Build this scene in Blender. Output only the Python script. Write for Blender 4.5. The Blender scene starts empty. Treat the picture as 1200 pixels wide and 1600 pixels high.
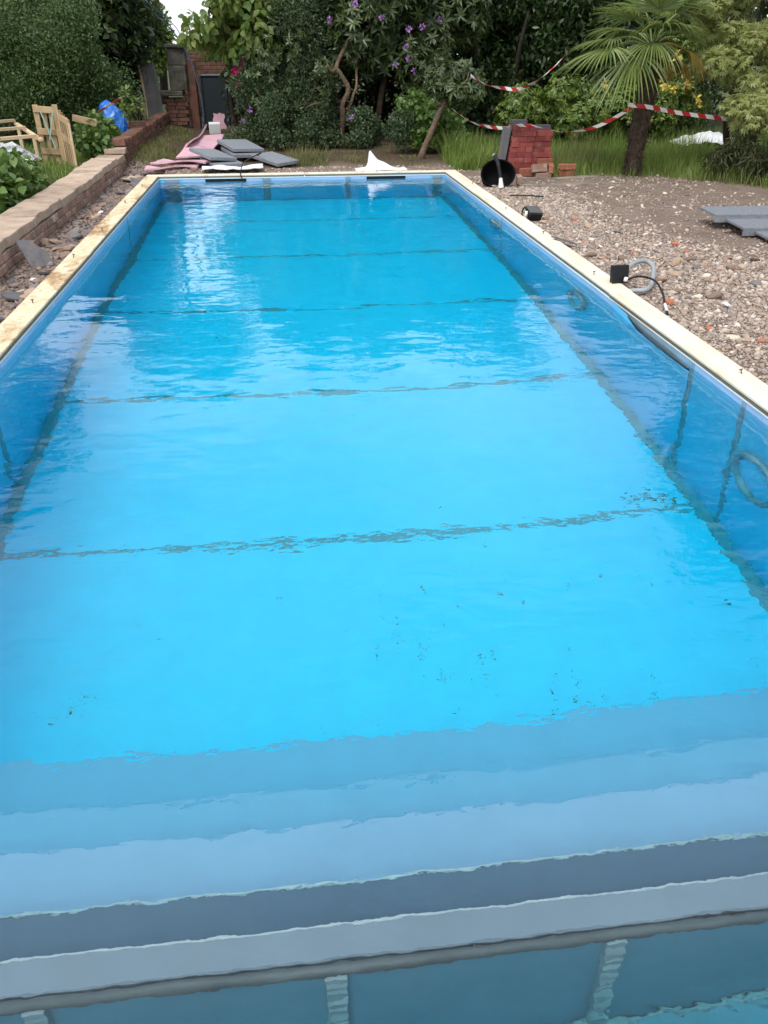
import bpy, bmesh, math, random
import numpy as np
from mathutils import Matrix, Vector, noise as mnoise
rng = np.random.default_rng(7); random.seed(7)
C = bpy.context.scene.collection
sc = bpy.context.scene
R = math.radians

# ------------------------------------------------------------------ camera, sky, sun, exposure
cam_d = bpy.data.cameras.new('camera'); cam = bpy.data.objects.new('camera', cam_d); C.objects.link(cam)
cam.location = (0, 0, 1.5); cam.rotation_euler = (R(90 - 30.65), 0, R(-6.82))
cam_d.sensor_fit = 'HORIZONTAL'; cam_d.sensor_width = 36; cam_d.lens = 36.9
cam_d.clip_start = .05; cam_d.clip_end = 600
sc.camera = cam
SUN_EL, SUN_AZ = 55, -148           # azimuth measured from +Y (away from the camera) towards +X
w = bpy.data.worlds.new('World'); sc.world = w; w.use_nodes = True
nt = w.node_tree; nt.nodes.clear()
o_ = nt.nodes.new('ShaderNodeOutputWorld'); bg = nt.nodes.new('ShaderNodeBackground')
sky = nt.nodes.new('ShaderNodeTexSky'); sky.sky_type = 'NISHITA'; sky.sun_disc = False
sky.sun_elevation = R(SUN_EL); sky.sun_rotation = R(SUN_AZ); sky.air_density = 1.0; sky.dust_density = 2.0
tc = nt.nodes.new('ShaderNodeTexCoord'); mp = nt.nodes.new('ShaderNodeMapping'); mp.inputs['Scale'].default_value = (1, 1, 2.2)
nz = nt.nodes.new('ShaderNodeTexNoise'); nz.inputs['Scale'].default_value = 2.1; nz.inputs['Detail'].default_value = 6
cr = nt.nodes.new('ShaderNodeValToRGB'); cr.color_ramp.elements[0].position = .36; cr.color_ramp.elements[1].position = .56
cr.color_ramp.elements[0].color = (.45, .45, .45, 1)
cl = nt.nodes.new('ShaderNodeMix'); cl.data_type = 'RGBA'; cl.inputs['B'].default_value = (7.0, 7.4, 8.0, 1)
L = nt.links.new
L(tc.outputs['Generated'], mp.inputs['Vector']); L(mp.outputs[0], nz.inputs['Vector']); L(nz.outputs['Fac'], cr.inputs[0])
L(cr.outputs[0], cl.inputs['Factor']); L(sky.outputs[0], cl.inputs['A']); L(cl.outputs['Result'], bg.inputs['Color'])
bg.inputs['Strength'].default_value = .13; L(bg.outputs[0], o_.inputs[0])
sd = bpy.data.lights.new('sun', 'SUN'); sun = bpy.data.objects.new('sun', sd); C.objects.link(sun)
sd.energy = 1.5; sd.angle = R(20); sd.color = (1, .95, .87)
dx, dy = math.sin(R(SUN_AZ)) * math.cos(R(SUN_EL)), math.cos(R(SUN_AZ)) * math.cos(R(SUN_EL))
sun.rotation_euler = Vector((dx, dy, math.sin(R(SUN_EL)))).to_track_quat('Z', 'Y').to_euler()
sun.location = (-6, -8, 14)
vs = sc.view_settings; vs.view_transform = 'Standard'; vs.look = 'None'; vs.gamma = 1; vs.exposure = 0.75; vs.use_curve_mapping = False
sc.cycles.use_denoising = True; sc.cycles.caustics_refractive = True; sc.cycles.caustics_reflective = False
sc.cycles.max_bounces = 14; sc.cycles.transmission_bounces = 10; sc.cycles.diffuse_bounces = 5
sc.cycles.sample_clamp_indirect = 8; sc.cycles.blur_glossy = .6

# ------------------------------------------------------------------ materials
MATS = {}
def base(name):
    m = bpy.data.materials.new(name); m.use_nodes = True; MATS[name] = m
    n = m.node_tree; p = n.nodes['Principled BSDF']
    return m, n, p
def nd(n, t, **kw):
    x = n.nodes.new('ShaderNode' + t)
    for k, v in kw.items():
        if k in x.inputs: x.inputs[k].default_value = v
        else: setattr(x, k, v)
    return x
def mixc(n, fac, a, b):
    m = nd(n, 'Mix', data_type='RGBA')
    for s, v in (('Factor', fac), ('A', a), ('B', b)):
        sock = [i for i in m.inputs if i.name == s and (i.type == 'RGBA' if s != 'Factor' else i.type == 'VALUE')][0]
        if hasattr(v, 'is_linked') or hasattr(v, 'links'): n.links.new(v, sock)
        else: sock.default_value = (*v, 1) if isinstance(v, tuple) and len(v) == 3 else v
    return [o for o in m.outputs if o.type == 'RGBA'][0]
def ramp(n, src, p0, p1):
    r = nd(n, 'MapRange'); r.inputs['From Min'].default_value = p0; r.inputs['From Max'].default_value = p1
    n.links.new(src, r.inputs['Value']); return r.outputs[0]
def noise_out(n, vec, scale, detail=4, rough=.6):
    t = nd(n, 'TexNoise'); t.inputs['Scale'].default_value = scale; t.inputs['Detail'].default_value = detail; t.inputs['Roughness'].default_value = rough
    n.links.new(vec, t.inputs['Vector']); return t.outputs['Fac']
def bumpit(n, p, h, strength, dist):
    b = nd(n, 'Bump'); b.inputs['Strength'].default_value = strength; b.inputs['Distance'].default_value = dist
    n.links.new(h, b.inputs['Height']); n.links.new(b.outputs[0], p.inputs['Normal'])
def stone(name, c1, c2, c3=None, scale=9, rough=.85, bump=.5, bdist=.006, bscale=40, rnd=0, island=0, spec=.3, pr=(.35, .65), stretch=None, world=False):
    m, n, p = base(name)
    if world: vec = nd(n, 'NewGeometry').outputs['Position']
    else: vec = nd(n, 'TexCoord').outputs['Object']
    if stretch:
        mp = nd(n, 'Mapping'); mp.inputs['Scale'].default_value = stretch; n.links.new(vec, mp.inputs['Vector']); vec = mp.outputs[0]
    if rnd:   # a different piece of the pattern on every copy
        oi = nd(n, 'ObjectInfo'); ad = nd(n, 'VectorMath', operation='ADD'); sc_ = nd(n, 'VectorMath', operation='SCALE')
        cb = nd(n, 'CombineXYZ'); n.links.new(oi.outputs['Random'], cb.inputs[0]); n.links.new(oi.outputs['Random'], cb.inputs[1])
        n.links.new(cb.outputs[0], sc_.inputs[0]); sc_.inputs['Scale'].default_value = 31
        n.links.new(vec, ad.inputs[0]); n.links.new(sc_.outputs[0], ad.inputs[1]); vec = ad.outputs[0]
    col = mixc(n, ramp(n, noise_out(n, vec, scale), *pr), c1, c2)
    if c3: col = mixc(n, ramp(n, noise_out(n, vec, scale * .37, 6, .7), .52, .68), col, c3)
    if rnd:
        hs = nd(n, 'HueSaturation'); n.links.new(col, hs.inputs['Color'])
        mr = nd(n, 'MapRange'); mr.inputs['To Min'].default_value = 1 - rnd; mr.inputs['To Max'].default_value = 1 + rnd
        n.links.new(oi.outputs['Random'], mr.inputs['Value']); n.links.new(mr.outputs[0], hs.inputs['Value']); col = hs.outputs[0]
    n.links.new(col, p.inputs['Base Color']); p.inputs['Roughness'].default_value = rough; p.inputs['Specular IOR Level'].default_value = spec
    if bump: bumpit(n, p, noise_out(n, vec, bscale, 5), bump, bdist)
    return m
def islandmat(name, cols, rough=.85, spec=.3, bump=0):
    """each loose piece takes one of the colours"""
    m, n, p = base(name); g = nd(n, 'NewGeometry'); r = nd(n, 'ValToRGB'); r.color_ramp.interpolation = 'LINEAR'
    e = r.color_ramp.elements
    while len(e) < len(cols): e.new(.5)
    for i, c in enumerate(cols): e[i].position = i / (len(cols) - 1); e[i].color = (*c, 1)
    n.links.new(g.outputs['Random Per Island'], r.inputs[0])
    tc = nd(n, 'TexCoord'); f = noise_out(n, tc.outputs['Object'], 60, 3)
    col = mixc(n, ramp(n, f, .3, .8), r.outputs[0], (.12, .09, .07)); 
    m2 = nd(n, 'Mix', data_type='RGBA'); m2.inputs['Factor'].default_value = .75
    n.links.new(col, m2.inputs['A']); n.links.new(r.outputs[0], m2.inputs['B'])
    n.links.new([o for o in m2.outputs if o.type == 'RGBA'][0], p.inputs['Base Color'])
    p.inputs['Roughness'].default_value = rough; p.inputs['Specular IOR Level'].default_value = spec
    if bump: bumpit(n, p, noise_out(n, tc.outputs['Object'], 90, 3), bump, .004)
    return m
def leafmat(name, cols, rough=.5, spec=.4, trans=.28):
    m, n, p = base(name); g = nd(n, 'NewGeometry'); r = nd(n, 'ValToRGB'); e = r.color_ramp.elements
    while len(e) < len(cols): e.new(.5)
    for i, c in enumerate(cols): e[i].position = i / (len(cols) - 1); e[i].color = (*c, 1)
    n.links.new(g.outputs['Random Per Island'], r.inputs[0]); n.links.new(r.outputs[0], p.inputs['Base Color'])
    p.inputs['Roughness'].default_value = rough; p.inputs['Specular IOR Level'].default_value = spec
    t = nd(n, 'BsdfTranslucent'); hs = nd(n, 'HueSaturation'); hs.inputs['Value'].default_value = 1.35; hs.inputs['Hue'].default_value = .48
    n.links.new(r.outputs[0], hs.inputs['Color']); n.links.new(hs.outputs[0], t.inputs['Color'])
    mx = nd(n, 'MixShader'); mx.inputs[0].default_value = trans
    n.links.new(p.outputs[0], mx.inputs[1]); n.links.new(t.outputs[0], mx.inputs[2]); n.links.new(mx.outputs[0], n.nodes['Material Output'].inputs['Surface'])
    return m
def plastic(name, c, rough=.45, spec=.5, var=.12, bump=0, bscale=30, bdist=.003):
    m, n, p = base(name); vec = nd(n, 'TexCoord').outputs['Object']
    c2 = tuple(max(0, x * (1 - var)) for x in c)
    n.links.new(mixc(n, ramp(n, noise_out(n, vec, 6, 5), .35, .7), c, c2), p.inputs['Base Color'])
    p.inputs['Roughness'].default_value = rough; p.inputs['Specular IOR Level'].default_value = spec
    if bump: bumpit(n, p, noise_out(n, vec, bscale, 4), bump, bdist)
    return m
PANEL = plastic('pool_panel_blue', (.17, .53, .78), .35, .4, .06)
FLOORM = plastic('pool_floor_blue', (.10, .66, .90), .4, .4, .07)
SEAM = plastic('weld_grey', (.27, .33, .39), .5, .4, .2)
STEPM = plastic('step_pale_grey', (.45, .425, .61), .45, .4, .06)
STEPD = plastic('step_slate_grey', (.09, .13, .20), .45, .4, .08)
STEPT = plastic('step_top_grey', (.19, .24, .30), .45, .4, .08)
BEADW = plastic('nosing_white', (.44, .49, .54), .4, .4, .05)
BEADG = plastic('nosing_grey', (.10, .12, .13), .5, .4, .3)
PITM = plastic('pit_panel_shaded_blue', (.15, .33, .44), .5, .4, .15)  # same blue panel, darkened to put the pit's shade into the colour
RIBM = plastic('rib_grey', (.30, .40, .45), .5, .4, .2)
WHITEP = plastic('white_plastic', (.72, .73, .72), .4, .5, .1)
BLACKP = plastic('black_plastic', (.008, .0085, .010), .5, .3, .1)
GREYP = plastic('grey_hose_plastic', (.30, .32, .33), .5, .4, .1)
PIPEB = plastic('blue_pipe_plastic', (.015, .05, .10), .5, .4, .2)
TARPB = plastic('blue_tarp', (.02, .16, .60), .35, .5, .35, .5, 22, .01)
SHEETW = plastic('white_sheet', (.72, .73, .75), .5, .4, .12)
BINM = plastic('bin_slate', (.016, .024, .030), .6, .3, .2)
PINK = stone('pink_foam_board', (.60, .36, .42), (.52, .30, .36), (.36, .24, .25), 5, .8, .2, .002)
SLAB = stone('grey_porcelain', (.20, .215, .235), (.15, .16, .18), None, 30, .6, .2, .001, 200, .12)
SLABE = stone('pale_slab_edge', (.5, .52, .55), (.4, .42, .45), None, 30, .7, 0)
CONC = stone('old_concrete', (.16, .145, .12), (.09, .08, .065), (.05, .06, .035), 8, .95, .7, .01, 50, .1)
KERBM = stone('kerb_concrete', (.30, .255, .21), (.20, .165, .135), (.14, .11, .08), 10, .95, .7, .01, 50, .1)
COPE = stone('coping_stone', (.44, .335, .25), (.34, .25, .185), (.22, .165, .13), 6, .92, .6, .008, 45, .13)
OLDBRICK = stone('old_brick', (.32, .205, .155), (.23, .14, .105), (.40, .35, .31), 9, .92, .7, .008, 50, .22)
DARKBRICK = stone('weathered_brick', (.20, .095, .065), (.12, .06, .045), (.07, .065, .04), 9, .92, .7, .008, 50, .25)
REDBRICK = stone('red_brick', (.225, .052, .043), (.16, .035, .032), (.27, .11, .09), 12, .85, .5, .004, 60, .32)
REUSED = stone('reused_brick', (.30, .105, .06), (.22, .08, .05), (.40, .30, .24), 8, .92, .6, .006, 50, .2)
BLUEBRICK = stone('blue_grey_brick', (.085, .085, .095), (.06, .06, .07), None, 12, .8, .4, .004, 60, .15)
SHUT = stone('leaning_panel_grey', (.14, .135, .125), (.09, .085, .08), (.19, .15, .11), 3, .8, .3, .004, 30)
WOODP = stone('pallet_wood', (.46, .33, .19), (.34, .235, .13), (.24, .18, .12), 5, .85, .4, .003, 30, .2, stretch=(1, 1, 1))
WOODF = stone('fresh_batten', (.62, .47, .30), (.52, .38, .23), None, 6, .8, .3, .002, 30, .12)
BARK = stone('bark', (.17, .115, .075), (.09, .06, .042), (.06, .065, .035), 10, .95, .9, .02, 25)
BARKD = stone('dark_bark', (.06, .045, .033), (.035, .026, .02), None, 10, .95, .9, .02, 25)
PALMB = stone('palm_fibre', (.10, .07, .048), (.045, .03, .021), None, 14, .95, 1, .03, 22)
RIMR = stone('pale_ply', (.77, .68, .54), (.69, .58, .43), (.56, .43, .28), 7, .75, .3, .002, 60, .05, stretch=(2.2, .35, 1), world=True)
def stained():
    m, n, p = base('stained_ply'); vec = nd(n, 'NewGeometry').outputs['Position']
    mp = nd(n, 'Mapping'); mp.inputs['Scale'].default_value = (1, .45, 1); n.links.new(vec, mp.inputs['Vector'])
    a = mixc(n, ramp(n, noise_out(n, mp.outputs[0], 9, 6, .7), .38, .62), (.72, .61, .43), (.55, .42, .25))
    b = mixc(n, ramp(n, noise_out(n, mp.outputs[0], 2.3, 6, .75), .50, .60), a, (.30, .17, .07))
    mp2 = nd(n, 'Mapping'); mp2.inputs['Scale'].default_value = (6, 30, 6); mp2.inputs['Rotation'].default_value = (0, 0, .5); n.links.new(vec, mp2.inputs['Vector'])
    c = mixc(n, ramp(n, noise_out(n, mp2.outputs[0], 2.5, 3, .7), .57, .68), b, (.19, .11, .06))
    n.links.new(c, p.inputs['Base Color']); p.inputs['Roughness'].default_value = .8
    bumpit(n, p, noise_out(n, mp.outputs[0], 60, 4), .3, .003); return m
RIML = stained()
RIME = stone('ply_edge', (.22, .17, .11), (.15, .11, .07), None, 14, .85, .4, .003, 60, stretch=(1, 1, 9), world=True)
STEEL = plastic('dark_steel', (.07, .065, .06), .4, .5, .3)
GRAVELM = islandmat('mixed_gravel', [(.29, .22, .175), (.43, .335, .265), (.26, .19, .155), (.52, .425, .345), (.19, .16, .145), (.38, .275, .215), (.62, .55, .47), (.29, .225, .185), (.40, .33, .28)], bump=.4)
RUBBLEM = islandmat('slate_rubble', [(.16, .115, .095), (.27, .19, .15), (.12, .115, .12), (.34, .24, .18), (.10, .09, .088), (.30, .20, .155), (.21, .165, .14)], bump=.5)
STONEM = [stone('stone_' + k, a, b, None, 14, .9, .5, .005, 60, .2) for k, a, b in (
    ('tan', (.42, .31, .22), (.32, .22, .16)), ('brown', (.27, .185, .14), (.20, .14, .11)), ('grey', (.21, .19, .18), (.15, .135, .13)), ('orange', (.42, .15, .075), (.32, .12, .07)), ('cream', (.58, .50, .40), (.46, .38, .30)))]
SLATEM = stone('slate_shard', (.13, .125, .13), (.09, .085, .09), (.19, .15, .12), 9, .7, .4, .003, 50, .2)
def groundmat():
    m, n, p = base('garden_soil'); g = nd(n, 'NewGeometry'); vec = g.outputs['Position']
    s = nd(n, 'SeparateXYZ'); n.links.new(vec, s.inputs[0]); x, y = s.outputs[0], s.outputs[1]
    dirt = mixc(n, ramp(n, noise_out(n, vec, 3.2, 8, .7), .35, .66), (.17, .122, .095), (.25, .195, .158))
    dirt = mixc(n, ramp(n, noise_out(n, vec, 60, 4, .7), .56, .72), dirt, (.30, .24, .195))
    far = nd(n, 'Math', operation='ADD'); nn = nd(n, 'Math', operation='MULTIPLY'); n.links.new(noise_out(n, vec, 1.6, 4), nn.inputs[0]); nn.inputs[1].default_value = 1.6
    n.links.new(y, far.inputs[0]); n.links.new(nn.outputs[0], far.inputs[1])
    grass = mixc(n, ramp(n, noise_out(n, vec, 7, 5), .35, .65), (.035, .05, .015), (.07, .075, .03))
    litter = mixc(n, ramp(n, noise_out(n, vec, 22, 6, .7), .35, .65), (.045, .032, .022), (.12, .085, .055))
    far_c = mixc(n, ramp(n, x, 2.5, 3.1), litter, grass)
    col = mixc(n, ramp(n, far.outputs[0], 13.0, 14.0), dirt, far_c)
    lm = ramp(n, x, -2.55, -2.75); col = mixc(n, lm, col, grass)
    n.links.new(col, p.inputs['Base Color']); p.inputs['Roughness'].default_value = .95; p.inputs['Specular IOR Level'].default_value = .15
    bumpit(n, p, noise_out(n, vec, 45, 6, .7), .9, .025); return m
GROUND = groundmat()
def watermat():
    m, n, p = base('pool_water'); n.nodes.remove(p)
    g = nd(n, 'BsdfGlass'); g.inputs['IOR'].default_value = 1.333; g.inputs['Roughness'].default_value = 0; g.inputs['Color'].default_value = (1, 1, 1, 1)
    vec = nd(n, 'NewGeometry').outputs['Position']
    mp = nd(n, 'Mapping'); mp.inputs['Scale'].default_value = (.8, 1.15, 1); mp.inputs['Rotation'].default_value = (0, 0, .12); n.links.new(vec, mp.inputs['Vector'])
    hs = None
    for scl, amp, det in ((1.3, .0085, 2), (4.4, .0054, 2), (12, .0028, 2), (34, .0007, 2)):
        f = noise_out(n, mp.outputs[0], scl, det, .5); mu = nd(n, 'Math', operation='MULTIPLY'); n.links.new(f, mu.inputs[0]); mu.inputs[1].default_value = amp
        if scl > 10:      # the small ripples come in patches and are livelier over the steps
            sp = nd(n, 'SeparateXYZ'); n.links.new(vec, sp.inputs[0])
            near = nd(n, 'MapRange'); near.inputs['From Min'].default_value = 3.2; near.inputs['From Max'].default_value = 1.2; near.inputs['To Min'].default_value = .20; near.inputs['To Max'].default_value = 1.7; n.links.new(sp.outputs[1], near.inputs['Value'])
            pat = nd(n, 'Math', operation='MULTIPLY_ADD'); n.links.new(ramp(n, noise_out(n, vec, .8, 2), .45, .68), pat.inputs[0]); pat.inputs[1].default_value = .7; n.links.new(near.outputs[0], pat.inputs[2])
            gm = nd(n, 'Math', operation='MULTIPLY'); n.links.new(mu.outputs[0], gm.inputs[0]); n.links.new(pat.outputs[0], gm.inputs[1]); mu = gm
        if hs is None: hs = mu.outputs[0]
        else:
            ad = nd(n, 'Math', operation='ADD'); n.links.new(hs, ad.inputs[0]); n.links.new(mu.outputs[0], ad.inputs[1]); hs = ad.outputs[0]
    b = nd(n, 'Bump'); b.inputs['Strength'].default_value = 1; b.inputs['Distance'].default_value = 1; n.links.new(hs, b.inputs['Height']); n.links.new(b.outputs[0], g.inputs['Normal'])
    n.links.new(g.outputs[0], n.nodes['Material Output'].inputs['Surface'])
    v = nd(n, 'VolumeAbsorption'); v.inputs['Color'].default_value = (0, .945, .988, 1); v.inputs['Density'].default_value = .75
    n.links.new(v.outputs[0], n.nodes['Material Output'].inputs['Volume']); return m
WATER = watermat()
def tapemat():
    m, n, p = base('striped_tape'); uv = nd(n, 'UVMap'); s = nd(n, 'SeparateXYZ'); n.links.new(uv.outputs[0], s.inputs[0])
    a = nd(n, 'Math', operation='ADD'); k = nd(n, 'Math', operation='MULTIPLY'); n.links.new(s.outputs[1], k.inputs[0]); k.inputs[1].default_value = .06
    n.links.new(s.outputs[0], a.inputs[0]); n.links.new(k.outputs[0], a.inputs[1])
    d = nd(n, 'Math', operation='DIVIDE'); n.links.new(a.outputs[0], d.inputs[0]); d.inputs[1].default_value = .27
    f = nd(n, 'Math', operation='FRACT'); n.links.new(d.outputs[0], f.inputs[0]); t = nd(n, 'Math', operation='GREATER_THAN'); n.links.new(f.outputs[0], t.inputs[0]); t.inputs[1].default_value = .5
    n.links.new(mixc(n, t.outputs[0], (.78, .76, .74), (.50, .03, .035)), p.inputs['Base Color']); p.inputs['Roughness'].default_value = .4; return m
TAPE = tapemat()
def filmmat():
    m, n, p = base('clear_film'); p.inputs['Base Color'].default_value = (.62, .64, .66, 1); p.inputs['Roughness'].default_value = .25
    t = nd(n, 'BsdfTransparent'); mx = nd(n, 'MixShader'); mx.inputs[0].default_value = .35
    n.links.new(p.outputs[0], mx.inputs[1]); n.links.new(t.outputs[0], mx.inputs[2]); n.links.new(mx.outputs[0], n.nodes['Material Output'].inputs['Surface'])
    bumpit(n, p, noise_out(n, nd(n, 'TexCoord').outputs['Object'], 18, 4), .6, .02); return m
FILM = filmmat()
G = lambda *c: [tuple(x) for x in c]
LF = dict(
    hedge=leafmat('hedge_leaves', G((.035, .070, .020), (.070, .125, .035), (.048, .092, .027), (.125, .18, .055)), .45, .35),
    feather=leafmat('feathery_leaves', G((.05, .08, .035), (.09, .12, .06), (.13, .15, .085)), .5),
    conifer=leafmat('dark_leaves', G((.012, .022, .008), (.025, .042, .014), (.035, .05, .018)), .5),
    lime=leafmat('lime_leaves', G((.09, .16, .025), (.16, .22, .05), (.06, .12, .02), (.20, .22, .06)), .45, .4, .4),
    osman=leafmat('grey_green_leaves', G((.034, .062, .028), (.064, .105, .045), (.10, .145, .065), (.046, .075, .033)), .5, .3),
    rhodo=leafmat('rhododendron_leaves', G((.030, .055, .018), (.060, .098, .028), (.09, .122, .045), (.11, .13, .052)), .36, .5),
    laurel=leafmat('laurel_leaves', G((.020, .043, .012), (.038, .076, .020), (.058, .108, .028)), .4, .5),
    pieris=leafmat('pieris_leaves', G((.045, .095, .015), (.095, .165, .025), (.15, .225, .038), (.21, .26, .05)), .4, .5),
    acer=leafmat('acer_leaves', G((.23, .29, .09), (.35, .41, .15), (.48, .49, .23), (.28, .34, .11)), .5, .3, .4),
    weep=leafmat('weeping_leaves', G((.025, .045, .015), (.05, .07, .02), (.09, .08, .03)), .5),
    hydra=leafmat('hydrangea_leaves', G((.045, .10, .018), (.085, .16, .03), (.13, .21, .05), (.06, .12, .02)), .45, .4),
    palm=leafmat('palm_fan', G((.085, .135, .03), (.15, .21, .05), (.24, .28, .09)), .4, .5, .25),
    palmy=leafmat('palm_fan_yellowing', G((.16, .17, .03), (.34, .25, .05), (.42, .28, .07)), .5, .4, .3),
    grass=leafmat('grass_blades', G((.085, .155, .022), (.135, .225, .038), (.19, .27, .055), (.24, .26, .085)), .55, .3, .35),
    drygrass=leafmat('rough_grass_blades', G((.08, .11, .03), (.14, .16, .05), (.22, .19, .09), (.10, .13, .03)), .6, .3, .3),
    tree=leafmat('tree_leaves', G((.018, .036, .010), (.035, .06, .016), (.055, .09, .025)), .45),
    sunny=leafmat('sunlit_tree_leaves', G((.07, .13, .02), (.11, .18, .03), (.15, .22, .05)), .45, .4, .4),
    purple=leafmat('purple_petals', G((.30, .12, .38), (.40, .19, .48), (.50, .28, .56)), .6, .2),
    crimson=leafmat('crimson_petals', G((.38, .01, .10), (.50, .02, .16), (.30, .01, .07)), .6, .2),
    yellow=leafmat('yellow_petals', G((.68, .50, .06), (.75, .60, .12), (.80, .68, .22)), .6, .2),
    debris=leafmat('wet_leaf_bits', G((.05, .04, .01), (.16, .12, .02), (.03, .02, .01)), .5, .3, .1),
)

# ------------------------------------------------------------------ helpers
WL = {}
def tag(o, label=None, cat=None, group=None, kind=None):
    if label: o['label'] = label
    if cat: o['category'] = cat
    if group: o['group'] = group
    if kind: o['kind'] = kind
    return o
def thing(name, label, cat, loc=(0, 0, 0), group=None):
    o = bpy.data.objects.new(name, None); C.objects.link(o); o.location = loc; o.empty_display_size = .1
    WL[o] = np.array(loc, float); return tag(o, label, cat, group)
def link(name, me, parent=None, loc=None, rot=None, scale=None):
    """an object on a shared mesh; loc in world coordinates"""
    o = bpy.data.objects.new(name, me); C.objects.link(o)
    off = WL[parent] if parent is not None else np.zeros(3)
    if parent is not None: o.parent = parent
    WL[o] = np.array(loc if loc is not None else off, float)
    o.location = tuple(WL[o] - off)
    if rot is not None: o.rotation_euler = rot
    if scale is not None: o.scale = scale
    return o
def mesh(V, F, mat, smooth=False, name='m'):
    me = bpy.data.meshes.new(name); me.from_pydata([tuple(v) for v in V], [], [tuple(f) for f in F])
    mats = mat if isinstance(mat, (list, tuple)) else [mat]
    for m in mats: me.materials.append(m)
    if smooth: me.polygons.foreach_set('use_smooth', [True] * len(me.polygons))
    me.update(); return me
def obj(name, VF, mat, parent=None, smooth=False, loc=None):
    """verts in world coordinates; the origin goes to loc (or the parent's)"""
    V, F = VF; V = np.asarray(V, float)
    off = np.array(loc, float) if loc is not None else (WL[parent] if parent is not None else np.zeros(3))
    return link(name, mesh(V - off, F, mat, smooth, name), parent, off)
def bm_out(bm):
    bm.verts.ensure_lookup_table(); V = np.array([v.co[:] for v in bm.verts]); F = [[v.index for v in f.verts] for f in bm.faces]; bm.free(); return V, F
_bc = {}
def box(sx, sy, sz, bev=.004, seg=1):
    k = (round(sx, 4), round(sy, 4), round(sz, 4), bev, seg)
    if k not in _bc:
        bm = bmesh.new(); bmesh.ops.create_cube(bm, size=1); bmesh.ops.scale(bm, vec=(sx, sy, sz), verts=bm.verts)
        if bev: bmesh.ops.bevel(bm, geom=list(bm.edges), offset=bev, segments=seg, affect='EDGES', profile=.6)
        bm.verts.index_update(); _bc[k] = bm_out(bm)
    return _bc[k][0].copy(), _bc[k][1]
def rotz(V, a): c, s = math.cos(a), math.sin(a); return V @ np.array([[c, s, 0], [-s, c, 0], [0, 0, 1]])
def eul(V, rx, ry, rz): return V @ np.array(Matrix.Rotation(rz, 3, 'Z') @ Matrix.Rotation(ry, 3, 'Y') @ Matrix.Rotation(rx, 3, 'X')).T
def bx(x0, x1, y0, y1, z0, z1, bev=.003):
    V, F = box(x1 - x0, y1 - y0, z1 - z0, bev); return V + np.array([(x0 + x1) / 2, (y0 + y1) / 2, (z0 + z1) / 2]), F
def join(*parts):
    V, F, k = [], [], 0
    for v, f in parts: V.append(np.asarray(v)); F += [[i + k for i in q] for q in f]; k += len(v)
    return np.vstack(V), F
def jitter(V, a, s=6., seed=0):
    V = np.asarray(V, float).copy()
    for i in range(len(V)): V[i] += np.array(mnoise.noise_vector(Vector(V[i] * s + seed))) * a
    return V
def spline(pts, n):
    P = np.array(pts, float); m = len(P); out = []
    for t in np.linspace(0, m - 1, n):
        i = min(int(t), m - 2); u = t - i; p0, p1, p2, p3 = P[max(i - 1, 0)], P[i], P[i + 1], P[min(i + 2, m - 1)]
        out.append(.5 * ((2 * p1) + (-p0 + p2) * u + (2 * p0 - 5 * p1 + 4 * p2 - p3) * u * u + (-p0 + 3 * p1 - 3 * p2 + p3) * u ** 3))
    return np.array(out)
def tube(pts, r, n=8, cap=True):
    P = np.asarray(pts, float); k = len(P); r = np.broadcast_to(np.asarray(r, float), (k,)) if np.ndim(r) < 1 or len(np.atleast_1d(r)) == k else np.interp(np.linspace(0, 1, k), np.linspace(0, 1, len(r)), r)
    T = np.gradient(P, axis=0); T /= np.linalg.norm(T, axis=1)[:, None] + 1e-9
    a = np.cross(T[0], [0, 0, 1.]);
    if np.linalg.norm(a) < .1: a = np.cross(T[0], [0, 1., 0])
    V, F = [], []
    for i in range(k):
        a = a - T[i] * (a @ T[i]); a /= np.linalg.norm(a) + 1e-9; b = np.cross(T[i], a)
        for j in range(n): th = 2 * math.pi * j / n; V.append(P[i] + r[i] * (math.cos(th) * a + math.sin(th) * b))
    for i in range(k - 1):
        for j in range(n): F.append([i * n + j, i * n + (j + 1) % n, (i + 1) * n + (j + 1) % n, (i + 1) * n + j])
    if cap: F.append(list(range(n))[::-1]); F.append(list(range((k - 1) * n, k * n)))
    return np.array(V), F
def grid(nx, ny, fn):
    V = np.array([fn(i / (nx - 1), j / (ny - 1)) for j in range(ny) for i in range(nx)], float)
    F = [[j * nx + i, j * nx + i + 1, (j + 1) * nx + i + 1, (j + 1) * nx + i] for j in range(ny - 1) for i in range(nx - 1)]
    return V, F
def sheet(VF, th):
    """gives a surface real thickness downwards"""
    V, F = VF; n = len(V); V2 = np.vstack([V, V - np.array([0, 0, th])]); F2 = list(F) + [[i + n for i in f][::-1] for f in F]
    from collections import Counter
    e = Counter(); d = {}
    for f in F:
        for a, b in zip(f, f[1:] + f[:1]): e[frozenset((a, b))] += 1; d[frozenset((a, b))] = (a, b)
    for k, c in e.items():
        if c == 1: a, b = d[k]; F2.append([b, a, a + n, b + n])
    return V2, F2
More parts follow.
